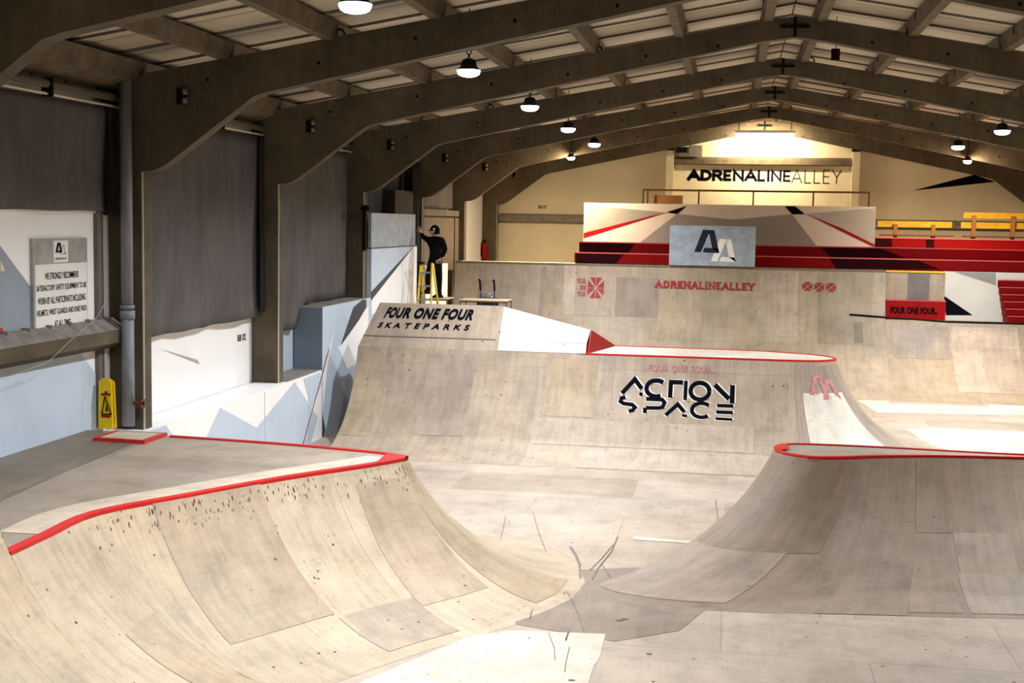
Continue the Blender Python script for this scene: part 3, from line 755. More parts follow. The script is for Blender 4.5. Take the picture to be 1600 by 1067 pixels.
# ---- left platform
t = thing('quarter_pipe', (-5.5, 10.5, 0), 'beige plywood quarter pipe at lower left with red painted lip and flat deck', 'skate ramp')
near = [V2(-5.0, 8.42), V2(-5.01, 9.0), V2(-5.0, 9.75), V2(-4.56, 10.57), V2(-4.02, 11.5), V2(-3.45, 12.3), V2(-3.24, 12.66)]
far = [V2(-3.22, 12.86), V2(-3.5, 13.0), V2(-4.62, 13.25), V2(-6.02, 13.42)]
lipN = smooth_lip(near, .18); 
tip = [V2(-3.205, 12.72), V2(-3.195, 12.78), V2(-3.205, 12.83)]
lipF = smooth_lip(far, .18)
lipA = lipN+tip+lipF
nA = normals(lipA, ends=((1, 0), None))
b = MB(); sweep(b, lipA, nA, HA, 2.1, 'ply_warm')
# closing cheek at the near end of the lip is covered by the taller extension
part_label(b.build('riding_surface', t), 'warm beige curved plywood face')
b = MB(); dk = [(p.x, p.y) for p in lipA]+[(-6.6, 13.55), (-7.1, 13.6), (-7.1, 8.42)]
b.face([(x, y, HA) for x, y in dk], 'ply_deck')
b.face([(x, y, HA-.03) for x, y in dk][::-1], 'ply_deck')
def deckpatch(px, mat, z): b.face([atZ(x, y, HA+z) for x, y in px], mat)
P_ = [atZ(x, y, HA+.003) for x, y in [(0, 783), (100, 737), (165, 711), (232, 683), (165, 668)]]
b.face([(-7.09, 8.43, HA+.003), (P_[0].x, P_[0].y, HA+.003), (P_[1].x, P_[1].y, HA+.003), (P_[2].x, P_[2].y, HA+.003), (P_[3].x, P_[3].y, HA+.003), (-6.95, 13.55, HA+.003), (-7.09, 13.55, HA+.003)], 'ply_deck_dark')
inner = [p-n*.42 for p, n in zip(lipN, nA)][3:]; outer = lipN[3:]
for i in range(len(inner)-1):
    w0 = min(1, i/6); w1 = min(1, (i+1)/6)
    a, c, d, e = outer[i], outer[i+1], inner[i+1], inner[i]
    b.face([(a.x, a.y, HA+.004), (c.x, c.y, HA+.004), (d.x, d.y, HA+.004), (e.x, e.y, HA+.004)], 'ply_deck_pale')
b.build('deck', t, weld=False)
b = MB(); k = len(lipN)
lip_band(b, lipN+tip, nA[:k+3], .075, HA+.018, .045, 'red_edge')
lip_band(b, (tip+lipF), nA[k:], .05, HA+.018, .045, 'red_edge')
b.face([(-3.45, 12.98, HA+.02), (-3.42, 12.36, HA+.02), (-3.22, 12.7, HA+.02), (-3.205, 12.83, HA+.02)], 'red_edge')
part_label(b.build('lip_edge', t, weld=False), 'red painted lip')
# taller extension at the bottom left
b = MB(); HX = 2.0; RX = 2.1
lipX = [V2(-5.1, 6.0+.2*i) for i in range(13)]; lipX = [V2(-5.206, min(p.y, 8.42)) for p in lipX]; lipX[-1] = V2(-5.206, 8.42)
nX = [V2(1, 0)]*len(lipX); sweep(b, lipX, nX, HX, RX, 'ply_warm')
fm = math.acos((RX-HX)/RX); pr = []
for j in range(13):
    f = fm*j/12; pr.append((-5.206+RX*math.sin(fm)-RX*math.sin(f), 8.424, RX*(1-math.cos(f))))
b.face(pr+[(-5.3, 8.424, HX), (-5.3, 8.424, 0)], 'ply_deck_pale')
b.box(-5.3, -5.207, 6.0, 8.42, 0, HX, 'ply_deck')
part_label(b.build('ramp_extension', t, weld=False), 'taller section of the ramp at the left edge')
# sheets of different age on the face
fmA = math.acos((2.1-HA)/2.1); LA = 2.1*math.sin(fmA)
def faceP(lip, nr, Ls, i, v, off):
    i = max(0, min(len(lip)-1, i)); k0 = int(i); k1 = min(k0+1, len(lip)-1); fr = i-k0
    p = lip[k0].lerp(lip[k1], fr); n = nr[k0].lerp(nr[k1], fr).normalized(); kk = (Ls[k0]*(1-fr)+Ls[k1]*fr)/LA if Ls else 1
    f = fmA*v; d = (LA-2.1*math.sin(f))*kk+math.sin(f)*off
    return Vector((p.x+n.x*d, p.y+n.y*d, 2.1*(1-math.cos(f))+.0015+off*math.cos(f)))
def facepatch(root, lip, nr, Ls, i0, i1, v0, v1, mat, skew=0., off=.004, nm='repair_sheet'):
    c = MB(); nu, nv = max(2, int((i1-i0))), max(3, int((v1-v0)*20))
    L_ = 2.1*fmA
    c.grid(lambda u, v: faceP(lip, nr, Ls, i0+(i1-i0)*u+skew*v, v0+(v1-v0)*v, off), nu, nv, mat, uvf=lambda u, v: ((i0+(i1-i0)*u)*.18+7.3*v0, (v0+(v1-v0)*v)*L_+i0), flip=True)
    return c.build(nm, root)
ply('sheet_warm', (186, 171, 148), (194, 179, 156), (178, 164, 142), bw=9, bh=9, specks=.8)
ply('sheet_tan', (178, 163, 138), (186, 171, 144), (172, 157, 130), bw=9, bh=9, specks=.8)
ply('sheet_dark', (148, 134, 117), (154, 141, 124), (144, 131, 116), bw=9, bh=9, specks=.5)
ply('sheet_light', (190, 178, 160), (196, 184, 167), (184, 172, 155), bw=9, bh=9, specks=.6)
ply('sheet_mid', (158, 146, 129), (164, 152, 135), (152, 141, 125), bw=9, bh=9, specks=.5)
ply('sheet_grey', (166, 155, 141), (172, 161, 147), (160, 150, 137), bw=9, bh=9, specks=.4)
nl = len(lipA)
for a_ in ((10, 15.5, .38, 1., 'sheet_tan', 0), (20, 23.5, .3, .93, 'sheet_warm', .6), (24, 26, .1, .98, 'sheet_tan', 0), (2.5, 6, .15, .6, 'sheet_tan', .5), (15.5, 20, .08, .36, 'sheet_warm', 0)):
    facepatch(t, lipA, nA, None, *a_[:4], a_[4], a_[5])
b = MB(); rn = random.Random(3)
for k in range(150):
    i = rn.uniform(6, 26); v = 1-abs(rn.gauss(0, .05))-.012; di = rn.uniform(.03, .12); dv = rn.uniform(.005, .02)
    b.face([faceP(lipA, nA, None, i, v-dv, .007), faceP(lipA, nA, None, i+di*.4, v-dv, .007), faceP(lipA, nA, None, i+di*.6, v, .007), faceP(lipA, nA, None, i+di*.1, v, .007)], 'dark_soil' if k % 3 else 'red_print')
o = b.build('wheel_marks', t, weld=False); o['kind'] = 'stuff'; o['label'] = 'dark wheel scuffs under the red lip'
# ---- low kicker box with red edge on the left deck
t = thing('low_box', (-6.4, 13.3, HA), 'low flat plywood box with red edges on the left deck near the downpipe', 'grind box')
b = MB(); z = HA+.035
q = [atZ(x, y, z) for x, y in [(145, 684), (226, 689), (262, 676), (183, 672)]]
qb = [Vector((p.x, p.y, HA)) for p in q]
b.face(q, 'ply_deck_pale'); 
for i in range(4): j = (i+1) % 4; b.face([qb[i], qb[j], q[j], q[i]], 'red_edge')
b.build('box_top', t)
b = MB(); c_ = sum(q, Vector())/4
for i in range(4):
    j = (i+1) % 4; b.face([q[i]+Vector((0, 0, .004)), q[j]+Vector((0, 0, .004)), q[j].lerp(c_, .16)+Vector((0, 0, .004)), q[i].lerp(c_, .16)+Vector((0, 0, .004))], 'red_edge' if i != 2 else 'ply_deck_pale')
part_label(b.build('edge_trim', t), 'red edge strips')
# ---- right island
t = thing('spine_island', (2, 14.5, 0), 'worn grey-beige plywood ramp at lower right with narrow red-edged tip', 'skate ramp')
nearB = [V2(.51, 14.43), V2(.52, 14.24), V2(.60, 14.08), V2(.84, 13.92), V2(1.14, 13.97), V2(1.6, 14.17), V2(2.28, 14.37), V2(3.11, 14.48), V2(4.2, 14.55), V2(6.5, 14.6)]
lipB = smooth_lip(nearB, .12)
nB = []
for i, p in enumerate(lipB):
    # face turns from south-west at the nose to south along the straight
    u = min(1, max(0, (p.x-.52)/1.9)); u = u*u*(3-2*u)
    a = math.radians(222.5+(272-222.5)*u); nB.append(V2(math.cos(a), math.sin(a)))
L0 = 2.1*math.sin(math.acos((2.1-HA)/2.1))
LsB = [L0*(1+.40*max(0, 1-(p.x-.5)/1.3)**1.3) for p in lipB]
b = MB(); sweep(b, lipB, nB, HA, 2.1, 'ply_grey', LsB); part_label(b.build('riding_surface', t), 'scuffed grey-beige curved face')
for a_ in ((0, 6, .1, .5, 'sheet_grey', 0), (1, 8, .5, .98, 'sheet_dark', 0), (9.5, 12.5, .0, .45, 'sheet_dark', .3), (12.6, 14.6, .05, .35, 'sheet_mid', 0), (13, 17, .62, .99, 'sheet_dark', 0), (15, 20, .05, .38, 'sheet_grey', 0), (15.2, 19.5, .38, .62, 'sheet_mid', 0), (20.5, 26, .3, .66, 'sheet_grey', .3), (26.5, 38, .12, .62, 'sheet_mid', 0)):
    facepatch(t, lipB, nB, LsB, *a_[:4], a_[4], a_[5])
farB = [V2(.51, 14.43), V2(.56, 14.62), V2(.71, 14.74), V2(1.15, 14.78), V2(1.91, 14.77), V2(3.16, 14.70), V2(6.5, 14.7)]
lipC = smooth_lip(farB, .15)
b = MB(); ring = [(p.x, p.y) for p in lipB]+[(p.x, p.y) for p in lipC[::-1][:-1]]
b.face([(x, y, HA) for x, y in ring], 'ply_deck')
for i in range(len(lipC)-1):
    a_, c_ = lipC[i], lipC[i+1]; b.face([(a_.x, a_.y, 0), (c_.x, c_.y, 0), (c_.x, c_.y, HA), (a_.x, a_.y, HA)], 'ply_grey')
# cheek closing the hip at the nose
fm = math.acos((2.1-HA)/2.1); pr = []
for j in range(15):
    f = fm*j/14; d = (L0-2.1*math.sin(f))*LsB[0]/L0; pr.append((lipB[0].x+nB[0].x*d, lipB[0].y+nB[0].y*d, 2.1*(1-math.cos(f))))
b.face(pr+[(lipB[0].x, lipB[0].y, 0)], 'ply_grey')
b.build('deck', t, weld=False)
b = MB(); nb2 = normals(lipB); lip_band(b, lipB, nb2, .05, HA+.015, .035, 'red_edge')
nc2 = normals(lipC, right=False); lip_band(b, lipC, nc2, .04, HA+.015, .03, 'red_edge')
b.face([(.50, 14.43, HA+.018), (.53, 14.22, HA+.018), (.66, 14.3, HA+.018), (.66, 14.6, HA+.018), (.56, 14.62, HA+.018)], 'red_edge')
part_label(b.build('lip_edge', t, weld=False), 'red painted lip')
# ---- centre spine with the lettering
HC, RC, FY = 1.5, 2.1, 18.95
t = thing('spine_ramp', (-2.5, 21, 0), 'wide central plywood spine ramp lettered ACTION SPACE with raised left end', 'skate ramp')
LC = RC*math.sin(math.acos((RC-HC)/RC)); lipY = FY+LC
frontC = [V2(-6.1, lipY), V2(-5.2, lipY), V2(-4.2, lipY), V2(-3.2, lipY), V2(-2.3, lipY), V2(-1.3, lipY), V2(-.3, lipY), V2(.5, lipY), V2(.92, lipY-.0)]
noseC = [V2(.92, lipY), V2(1.35, lipY+.08), V2(1.6, lipY+.28), V2(1.68, lipY+.52), V2(1.6, lipY+.8), V2(1.3, lipY+1.1), V2(.6, lipY+1.38)]
backC = [V2(.6, lipY+1.38), V2(-.12, lipY+1.46), V2(-2.0, lipY+1.5), V2(-6.1, lipY+1.5)]
lf = smooth_lip(frontC, .3); ln = smooth_lip(noseC, .1); lb = smooth_lip(backC, .3)
b = MB(); nf = [V2(0, -1)]*len(lf); sweep(b, lf, nf, HC, RC, 'ply_ramp'); part_label(b.build('front_face', t), 'broad curved front face')
nn = normals(ln, ends=((0, -1), (.25, 1)))
b = MB(); sweep(b, ln, nn, HC, RC, 'ply_ramp'); part_label(b.build('rounded_end', t), 'rounded right end of the ramp')
# light repair panel on the rounded end
b = MB()
i0 = next(i for i in range(len(nn)) if nn[i].x > .02); i1 = next(i for i in range(len(nn)) if nn[i].x > .93)
fmC = math.acos((RC-HC)/RC)
def noseP(i, v, off=.006):
    f = fmC*v; d = LC-RC*math.sin(f); p = ln[i]+nn[i]*d; return Vector((p.x+nn[i].x*math.sin(f)*off, p.y+nn[i].y*math.sin(f)*off, RC*(1-math.cos(f))+.0015+off*math.cos(f)))
def nosegrid(ia_, ib_, v1_, off, mat, lab):
    c = MB()
    def f_(u, v):
        i = ia_+(ib_-ia_)*u; k = min(int(i), len(ln)-2); return noseP(k, v*v1_, off).lerp(noseP(k+1, v*v1_, off), i-k)
    c.grid(f_, 14, 14, mat, uvf=lambda u, v: (u*2.2, v*2.2), flip=True); return part_label(c.build('pale_sheet', t), lab)
ip0, ip1 = i0, i1
nosegrid(i0, i1, .97, .005, 'sheet_grey', 'greyish sheet on the rounded end')
nosegrid(i0+(i1-i0)*.12, i0+(i1-i0)*.8, .80, .009, 'ply_pale', 'pale newer sheet on the rounded end')
A1, A2 = AA_mark(); b = MB()
ia = i0+(i1-i0)*.22; ib = i0+(i1-i0)*.70
def noseuv(u, v):
    i = ia+(ib-ia)*u; k = int(i); fr = i-k
    return noseP(k, .76+.16*v, .012).lerp(noseP(min(k+1, len(ln)-1), .76+.16*v, .012), fr)
put(b, A1, 'pink_print', noseuv); put(b, A2, 'pink_print', noseuv); part_label(b.build('logo_print', t, weld=False), 'faded pink double A mark')
b = MB(); nb_ = normals(lb); sweep(b, lb, nb_, HC, RC, 'ply_back'); b.build('back_face', t)
b = MB(); ring = [(p.x, p.y) for p in lf]+[(p.x, p.y) for p in ln[1:]]+[(p.x, p.y) for p in lb[1:]]
b.face([(x, y, HC) for x, y in ring], 'ply_pale'); part_label(b.build('deck', t), 'pale narrow top platform')
b = MB()
sf = [p for p in lf if p.x > -2.35]
lip_band(b, sf+ln[1:], normals(sf+ln[1:]), .03, HC+.012, .03, 'red_edge'); 
lb2 = [p for p in lb if p.x > -2.3]
lip_band(b, ln[-3:]+lb2, normals(ln[-3:]+lb2), .03, HC+.012, .03, 'red_edge')
part_label(b.build('lip_edge', t, weld=False), 'red painted lip')
def cpatch(x0, x1, s0, s1, mat):
    c = MB(); c.grid(lambda u, v: surfC(x0+(x1-x0)*u, s0+(s1-s0)*v, .005), 2, 10, mat, uvf=lambda u, v: (x0+(x1-x0)*u, s0+(s1-s0)*v), flip=False); return c.build('repair_sheet', t)
def surfC(x, s, off=.008):
    f = s/RC; return Vector((x, FY+RC*math.sin(f)-math.sin(f)*off, RC*(1-math.cos(f))+off*math.cos(f)+.0015))
for a_ in ((-6.09, -5.6, .9, 2.69, 'sheet_tan'), (-3.0, .4, .9, 1.5, 'sheet_light'), (-2.2, .9, .05, .85, 'sheet_light'), (-4.9, -4.1, 1.0, 2.6, 'sheet_grey'), (-2.9, -2.1, 1.55, 2.6, 'sheet_tan')): cpatch(*a_)
# left end: cheek
b = MB(); pr = []
for j in range(15):
    f = fmC*j/14; pr.append((-6.1, FY+RC*math.sin(f), RC*(1-math.cos(f))))
b.face(pr+[(-6.1, lipY+1.5, HC), (-6.1, lipY+1.5+LC, 0)], 'ply_deck'); b.build('side_panel', t)
# raised hip: crest falls from left to right
def crest(x):
    if x < -3.8: return 2.2
    return 2.2+(x+3.8)/1.5*(1.83-2.2)
KZ, KY = 1.66, 21.09
def hipfront(u, v):
    x = -6.1+(3.8)*u
    zc = crest(x); yc = 21.52+(.12*max(0, (x+3.8)/1.5))
    f0 = math.acos((RC-HC)/RC)
    # v 0..0.25 keeps on the curve, then the straight slope
    xr = x if v > 0 else x
    s = math.sin(f0); 
    p0 = Vector((x-.0, lipY, HC)); pk = Vector((x, KY, min(KZ, HC+(zc-HC)*.5))); p1 = Vector((x+.0, yc, zc))
    if x < -6.0: p1.x += .0
    p = p0.lerp(pk, v/.25) if v <= .25 else pk.lerp(p1, (v-.25)/.75)
    p.x += .22*max(0, (p.z-1.5)/.7)*max(0, 1-(x+6.1)/.6)
    return p
b = MB(); b.grid(hipfront, 38, 12, 'ply_ramp', uvf=lambda u, v: (u*3.8, 2.7+v*.8), smooth=False)
def hipback(u, v):
    p1 = hipfront(u, 1.); p2 = Vector((p1.x, lipY+1.5, HC+.01)); return p1.lerp(p2, v)
b.grid(hipback, 38, 4, 'ply_back', smooth=False, uvf=lambda u, v: (u*3.8, v))
# left gable
b.face([hipfront(0, 0), hipfront(0, .25), hipfront(0, 1), hipback(0, 1)], 'ply_deck')
part_label(b.build('raised_hip', t, weld=True), 'raised sloping section at the left end')
# overlay right of the kink, lamplight on the crest put into its pale colour
def hipo(u, v, off): p = hipfront(u, v); return p+Vector((0, -.87*off, .5*off))
b = MB(); ua, ub = .62, 1.
b.grid(lambda u, v: hipo(ua+(ub-ua)*u, v, .006), 20, 10, 'ply_pale', uvf=lambda u, v: (u*1.4, v)); part_label(b.build('lit_crest_overlay', t), 'overlay sheet on the falling crest, lamplight painted in as pale')
b = MB(); e = 1.; 
pA = hipfront(1, 0); pB = hipfront(1, 1); pC = Vector((-1.95, lipY+1.5, HC+.01)); pA2 = Vector((-2.42, lipY-.01, HC-.01))
b.face([pA2+Vector((.16, 0, 0)), pC, pB+Vector((.02, 0, .0))], 'red_dark'); b.face([pA2, pA2+Vector((.16, 0, 0)), pB+Vector((.02, 0, 0))], 'red_dark')
b.face([pC, pB+Vector((.02, 0, 0)), hipback(1, 1)], 'red_dark')
part_label(b.build('red_end_triangle', t), 'dark red triangular end of the raised section')
# kink seam
b = MB(); 
for i in range(23):
    u0, u1 = i/38, (i+1)/38
    b.face([hipo(u0, .25, .008), hipo(u1, .25, .008), hipo(u1, .27, .012), hipo(u0, .27, .012)], 'trim_grey')
b.build('kink_seam', t)
def hiptext(x0, x1, v0, v1):
    return lambda u, v: hipo((x0+(x1-x0)*u+6.1)/3.8, v0+(v1-v0)*v, .014)
b = MB(); 
put(b, font_polys('FOUR ONE FOUR', .05, .35, 1.1), 'black_print', hiptext(-5.85, -4.24, .66, .90))
put(b, font_polys('SKATEPARKS', .03, .25, 1.75), 'black_print', hiptext(-5.9, -4.26, .44, .56))
part_label(b.build('lettering', t, weld=False), 'FOUR ONE FOUR SKATEPARKS in black')
# ACTION SPACE on the front face
def surfC(x, s, off=.008):
    f = s/RC; return Vector((x, FY+RC*math.sin(f)-math.sin(f)*off, RC*(1-math.cos(f))+off*math.cos(f)+.0015))
X0, X1, S0, S1 = -1.69, .09, 1.61, 2.31
def cpx(x, y, off): return surfC(X0+(x-325)/(955-325)*(X1-X0), S0+(905-y)/(905-685)*(S1-S0), off)
st = []
W_ = 24
st += strip([(330, 772), (398, 692), (440, 742)], W_, 6); st += strip([(428, 770), (447, 775)], 20, 1)
st += strip(arc(522, 738, 56, 44, 42, 300, 14)[::1] and [(522+56*math.cos(math.radians(a)), 738-44*math.sin(math.radians(a))) for a in range(50, 310, 13)], W_, 1)
st += strip([(590, 700), (668, 700)], W_, 3); st += strip([(600, 700), (600, 786)], W_, 4)
st += strip([(684, 690), (684, 796)], 20, 4)
st += strip([(764+52*math.cos(math.radians(a)), 744-46*math.sin(math.radians(a))) for a in range(0, 361, 15)], W_, 1)
st += strip([(845, 706), (925, 780)], 26, 5); st += strip([(942, 704), (942, 806)], 26, 5)
s2 = []
s2 += strip([(352, 792), (330, 800), (326, 818), (345, 830), (392, 834), (410, 850), (398, 868), (376, 876)], 22, 2)
s2 += strip([(468, 798), (556, 798), (572, 815), (562, 842), (545, 848), (470, 850)], 22, 2); s2 += strip([(466, 850), (466, 882)], 22, 2)
s2 += strip([(582, 890), (645, 822), (684, 866)], 22, 5); s2 += strip([(672, 886), (700, 890)], 16, 1)
s2 += strip([(778+54*math.cos(math.radians(a)), 852-42*math.sin(math.radians(a))) for a in range(45, 320, 14)], 22, 1)
s2 += strip([(862, 820), (950, 820)], 20, 3)+strip([(858, 858), (948, 858)], 20, 3)+strip([(856, 898), (946, 900)], 16, 3)
b = MB()
def putpx(P, mat, dx, dy, off):
    put(b, [[(x+dx, -(y+dy)) for x, y in f] for f in P], mat, lambda u, v: cpx(u, -v, off))
putpx(st+s2, 'white_print', 8, -4, .007); putpx(st+s2, 'white_print', -5, 6, .0065); putpx(st+s2, 'black_print', 0, 0, .012)
part_label(b.build('lettering', t, weld=False), 'ACTION SPACE in cut black capitals')
b = MB(); put(b, font_polys('FOUR ONE FOUR..', .03, 0, 1.1), 'pink_print', lambda u, v: surfC(-1.28+1.05*u, 2.44+.11*v, .008)); part_label(b.build('lettering', t, weld=False), 'FOUR ONE FOUR in faded pink')
# ---- rear deck behind the raised end
b = MB(); b.box(-6.58, -3.4, 24.4, 28.05, 0, 1.3, 'ply_deck'); 
tag(b.build('rear_deck'), 'plywood platform behind the central ramp carrying ladder and low tables', 'platform')
# ---- rear wall ramp
HD, RD, FD = 2.63, 2.9, 28.1
fD = math.acos((RD-HD)/RD); LYD = FD+RD*math.sin(fD)
t = thing('rear_quarter_pipe', (-1.6, 30, 0), 'tall plywood quarter pipe across the back lettered ADRENALINEALLEY in red', 'skate ramp')
def surfD(x, s, off=.01):
    f = s/RD; return Vector((x, FD+RD*math.sin(f)-math.sin(f)*off, RD*(1-math.cos(f))+off*math.cos(f)+.0015))
b = MB(); b.grid(lambda u, v: surfD(-6.6+(3.45+6.6)*u, RD*fD*v, 0), 30, 30, 'ply_back', uvf=lambda u, v: (u*10.05, RD*fD*v)); part_label(b.build('riding_surface', t), 'tall curved plywood face')
for x in (-6.6, 3.45):
    c = MB(); c.face([tuple(surfD(x, RD*fD*j/20, 0)) for j in range(21)]+[(x, LYD+.8, HD), (x, LYD+.8, 0)], 'ply_deck'); c.build('side_panel', t)
b = MB(); b.box(-6.6, 3.45, LYD, LYD+.9, HD-.04, HD, 'ply_deck_pale'); b.box(-6.6, 3.45, LYD-.015, LYD+.03, HD-.03, HD+.012, 'panel_brown'); b.build('deck', t)
def patch(x0, x1, s0, s1, mat):
    for j in range(8):
        sa, sb = s0+(s1-s0)*j/8, s0+(s1-s0)*(j+1)/8
        b.face([surfD(x0, sa, .004), surfD(x1, sa, .004), surfD(x1, sb, .004), surfD(x0, sb, .004)], mat, smooth=True, uv=[(x0, sa), (x1, sa), (x1, sb), (x0, sb)])
for a_ in ((-2.7, -1.68, 3.02, 4.0, 'ply_grey'), (-3.95, -2.75, 3.02, 4.25, 'ply_ramp'), (-6.0, -4.4, 2.0, 4.2, 'ply_grey'), (.6, 1.5, 2.6, 4.2, 'ply_ramp')):
    b = MB(); patch(*a_); part_label(b.build('repair_sheet', t), 'square replacement sheet')
b = MB()
put(b, stroke_text('ADRENALINEALLEY', [.30]*6+[.22]*4+[.26]*5, gap=.3, serif=True), 'red_print', lambda u, v: surfD(-1.8+2.33*u, 3.725+.24*v-.01*u, .012))
def cross(x0, x1, s0, s1):
    c = .5; P = []
    for k in range(4):
        a = math.radians(90*k); rot = lambda x, y: (.5+(x*math.cos(a)-y*math.sin(a)), .5+(x*math.sin(a)+y*math.cos(a)))
        P.append([rot(-.05, .09), rot(-.02, .09), rot(-.02, .5), rot(-.36, .5)]); P.append([rot(.02, .09), rot(.05, .09), rot(.36, .5), rot(.02, .5)])
    put(b, P, 'red_print', lambda u, v: surfD(x0+(x1-x0)*u, s0+(s1-s0)*v, .012))
part_label(b.build('lettering', t, weld=False), 'ADRENALINEALLEY printed in dark red slab capitals')
for a_ in [(-3.37, -2.99, 3.47, 3.97)]+[(1.6+.265*k, 1.82+.265*k, 3.78-.005*k, 3.98-.005*k) for k in range(3)]:
    b = MB(); cross(*a_); part_label(b.build('cross_print', t, weld=False), 'dark red cross print')
for i, (s_, xa_, xb_) in enumerate((('FOUR', -3.62, -3.43), ('ONE', -3.56, -3.41), ('FOUR', -3.60, -3.41))):
    b = MB(); put(b, font_polys(s_, .03), 'red_print', lambda u, v: surfD(xa_+(xb_-xa_)*u, 3.82-.16*i+.12*v, .012)); b.build('lettering', t, weld=False)
# ---- lower rear ramp at the right
f2 = math.acos((RD-1.52)/RD); LY2 = FD+RD*math.sin(f2)
t = thing('rear_low_ramp', (6, 30, 0), 'lower plywood quarter pipe at far right with a black metal lip', 'skate ramp')
b = MB(); b.grid(lambda u, v: surfD(3.45+(XE-3.46)*u, RD*f2*v, 0), 14, 20, 'ply_back', uvf=lambda u, v: (u*5.1+1.3, RD*f2*v)); b.build('riding_surface', t)
b = MB(); b.box(3.46, XE-.01, LY2, LY2+3.2, 1.44, 1.52, 'ply_deck_pale'); b.build('deck', t)
b = MB(); pts = [surfD(2.66, RD*math.acos((RD-1.62)/RD), .01), surfD(3.45, RD*math.acos((RD-1.58)/RD), .01), (4.8, LY2-.005, 1.53), (XE-.02, LY2-.005, 1.53)]
b.tube(pts, .022, 'black', 8); part_label(b.build('coping', t), 'black metal coping')
for x0_, x1_, s0_, s1_, m_ in ((4.85, 6.3, .9, 3.0, 'ply_ramp'), (2.75, 2.95, 2.5, 3.05, 'ply_deck_dark'), (3.6, 4.8, 2.1, 3.02, 'ply_grey')):
    b = MB(); patch(x0_, x1_, s0_, s1_, m_); b.build('repair_sheet', t)
# ================================================================== SEATING AND END STRUCTURES
YT = 31.55
b = MB(); b.box(-3.8, XE-.01, LYD+.6, LYD+.601, 2.4, 2.63, 'maroon')
t = thing('tiered_bench', (1.6, 32, 2.63), 'long stepped red bench seating across the back of the hall', 'bench')
def tier(x0, x1, y0, y1, z0, z1, marks, name='tier'):
    c = MB(); c.box(x0, x1, y0, y1, z0, z1, 'red_bench'); c.box(x0-.005, x1, y0-.02, y0+.03, z1-.015, z1+.012, 'red_nosing')
    for px in marks:
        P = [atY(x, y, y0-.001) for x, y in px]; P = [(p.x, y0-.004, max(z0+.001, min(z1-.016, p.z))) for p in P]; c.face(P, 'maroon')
    return c.build(name, t)
LB = XE-.02
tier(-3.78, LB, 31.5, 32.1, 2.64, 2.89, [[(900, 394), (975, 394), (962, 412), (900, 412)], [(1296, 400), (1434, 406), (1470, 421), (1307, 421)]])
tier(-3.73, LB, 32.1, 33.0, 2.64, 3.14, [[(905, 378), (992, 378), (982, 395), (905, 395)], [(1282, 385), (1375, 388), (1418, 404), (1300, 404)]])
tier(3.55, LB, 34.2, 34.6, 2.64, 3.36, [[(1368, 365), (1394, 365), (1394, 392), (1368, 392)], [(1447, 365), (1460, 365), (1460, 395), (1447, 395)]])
b = MB(); b.box(-3.8, XE-.02, 33.02, 37.08, 0, 2.64, 'ply_deck')
tag(b.build('rear_stage'), 'raised plywood stage floor below the benches and platform box at the back', 'platform')
# painted block above the seats
YB = 33.0
t = thing('viewing_platform', (-.2, 33.5, 2.63), 'geometric grey, white and red painted platform box above the benches', 'platform')
b = MB(); x0, x1, zb, zt = -3.74, 3.38, 3.14, 4.11
b.box(x0, x1, YB+.001, 34.9, 2.66, zt, 'mural_light')
def onB(px, mat, off=.003):
    P = [atY(x, y, YB) for x, y in px]; b.face([(min(max(p.x, x0), x1), YB-off, min(max(p.z, zb), zt)) for p in P], mat)
onB([(914, 320), (1041, 332), (914, 366)], 'mural_grey')
onB([(912, 364), (1019, 337), (1041, 332), (912, 372)], 'red_dark', .005)
onB([(1058, 334), (1146, 343), (1237, 334.6), (1276, 386), (1000, 380)], 'mural_grey')
onB([(1041, 331.7), (1073, 321.6), (1058, 334.4)], 'black_print', .005)
onB([(1226, 322), (1242, 322), (1258, 334.5), (1238, 335)], 'black_print', .005)
onB([(1258, 334), (1370, 325), (1370, 384)], 'mural_mid')
onB([(1260, 334), (1316, 357), (1370, 382), (1370, 386), (1314, 361)], 'red_dark', .005)
b.build('painted_box', t)
b = MB(); zr = 4.49; yr = 34.5
b.tube([(-2.37, yr, zr), (3.37, yr, zr)], .025, 'rust_brown', 8)
b.tube([(-2.37, yr, zr), (-2.37, yr, zt)], .02, 'rust_brown', 8)
for x in (-2.25, -.93, .46, 1.97, 3.35): b.tube([(x, yr, zt), (x, yr, zr)], .02, 'rust_brown', 8)
part_label(b.build('handrail', t), 'rust brown handrail on posts')
# hanging board with the double A
t = thing('logo_board', (-.5, 31.0, 2.65), 'blue-grey square board with overlapping A logo on the rear ramp top', 'sign')
b = MB(); b.box(-1.48, .5, 30.93, 30.99, 2.655, 3.585, 'panel_slate'); bo = b.build('board', t)
A1, A2 = AA_mark()
b = MB(); q = quadmap((-.9, 30.93, 2.86), (.05, 30.93, 2.83), (-.9, 30.93, 3.5), (0, -1, 0), .003)
q2 = quadmap((-.9, 30.93, 2.86), (.05, 30.93, 2.83), (-.9, 30.93, 3.5), (0, -1, 0), .006)
put(b, [[(u*.98+.0, v-.1) for u, v in f] for f in A2], 'sign_white', q); put(b, [[(u*.98, v) for u, v in f] for f in A1], 'navy', q2); part_label(b.build('logo_print', bo, weld=False), 'dark A over white A')
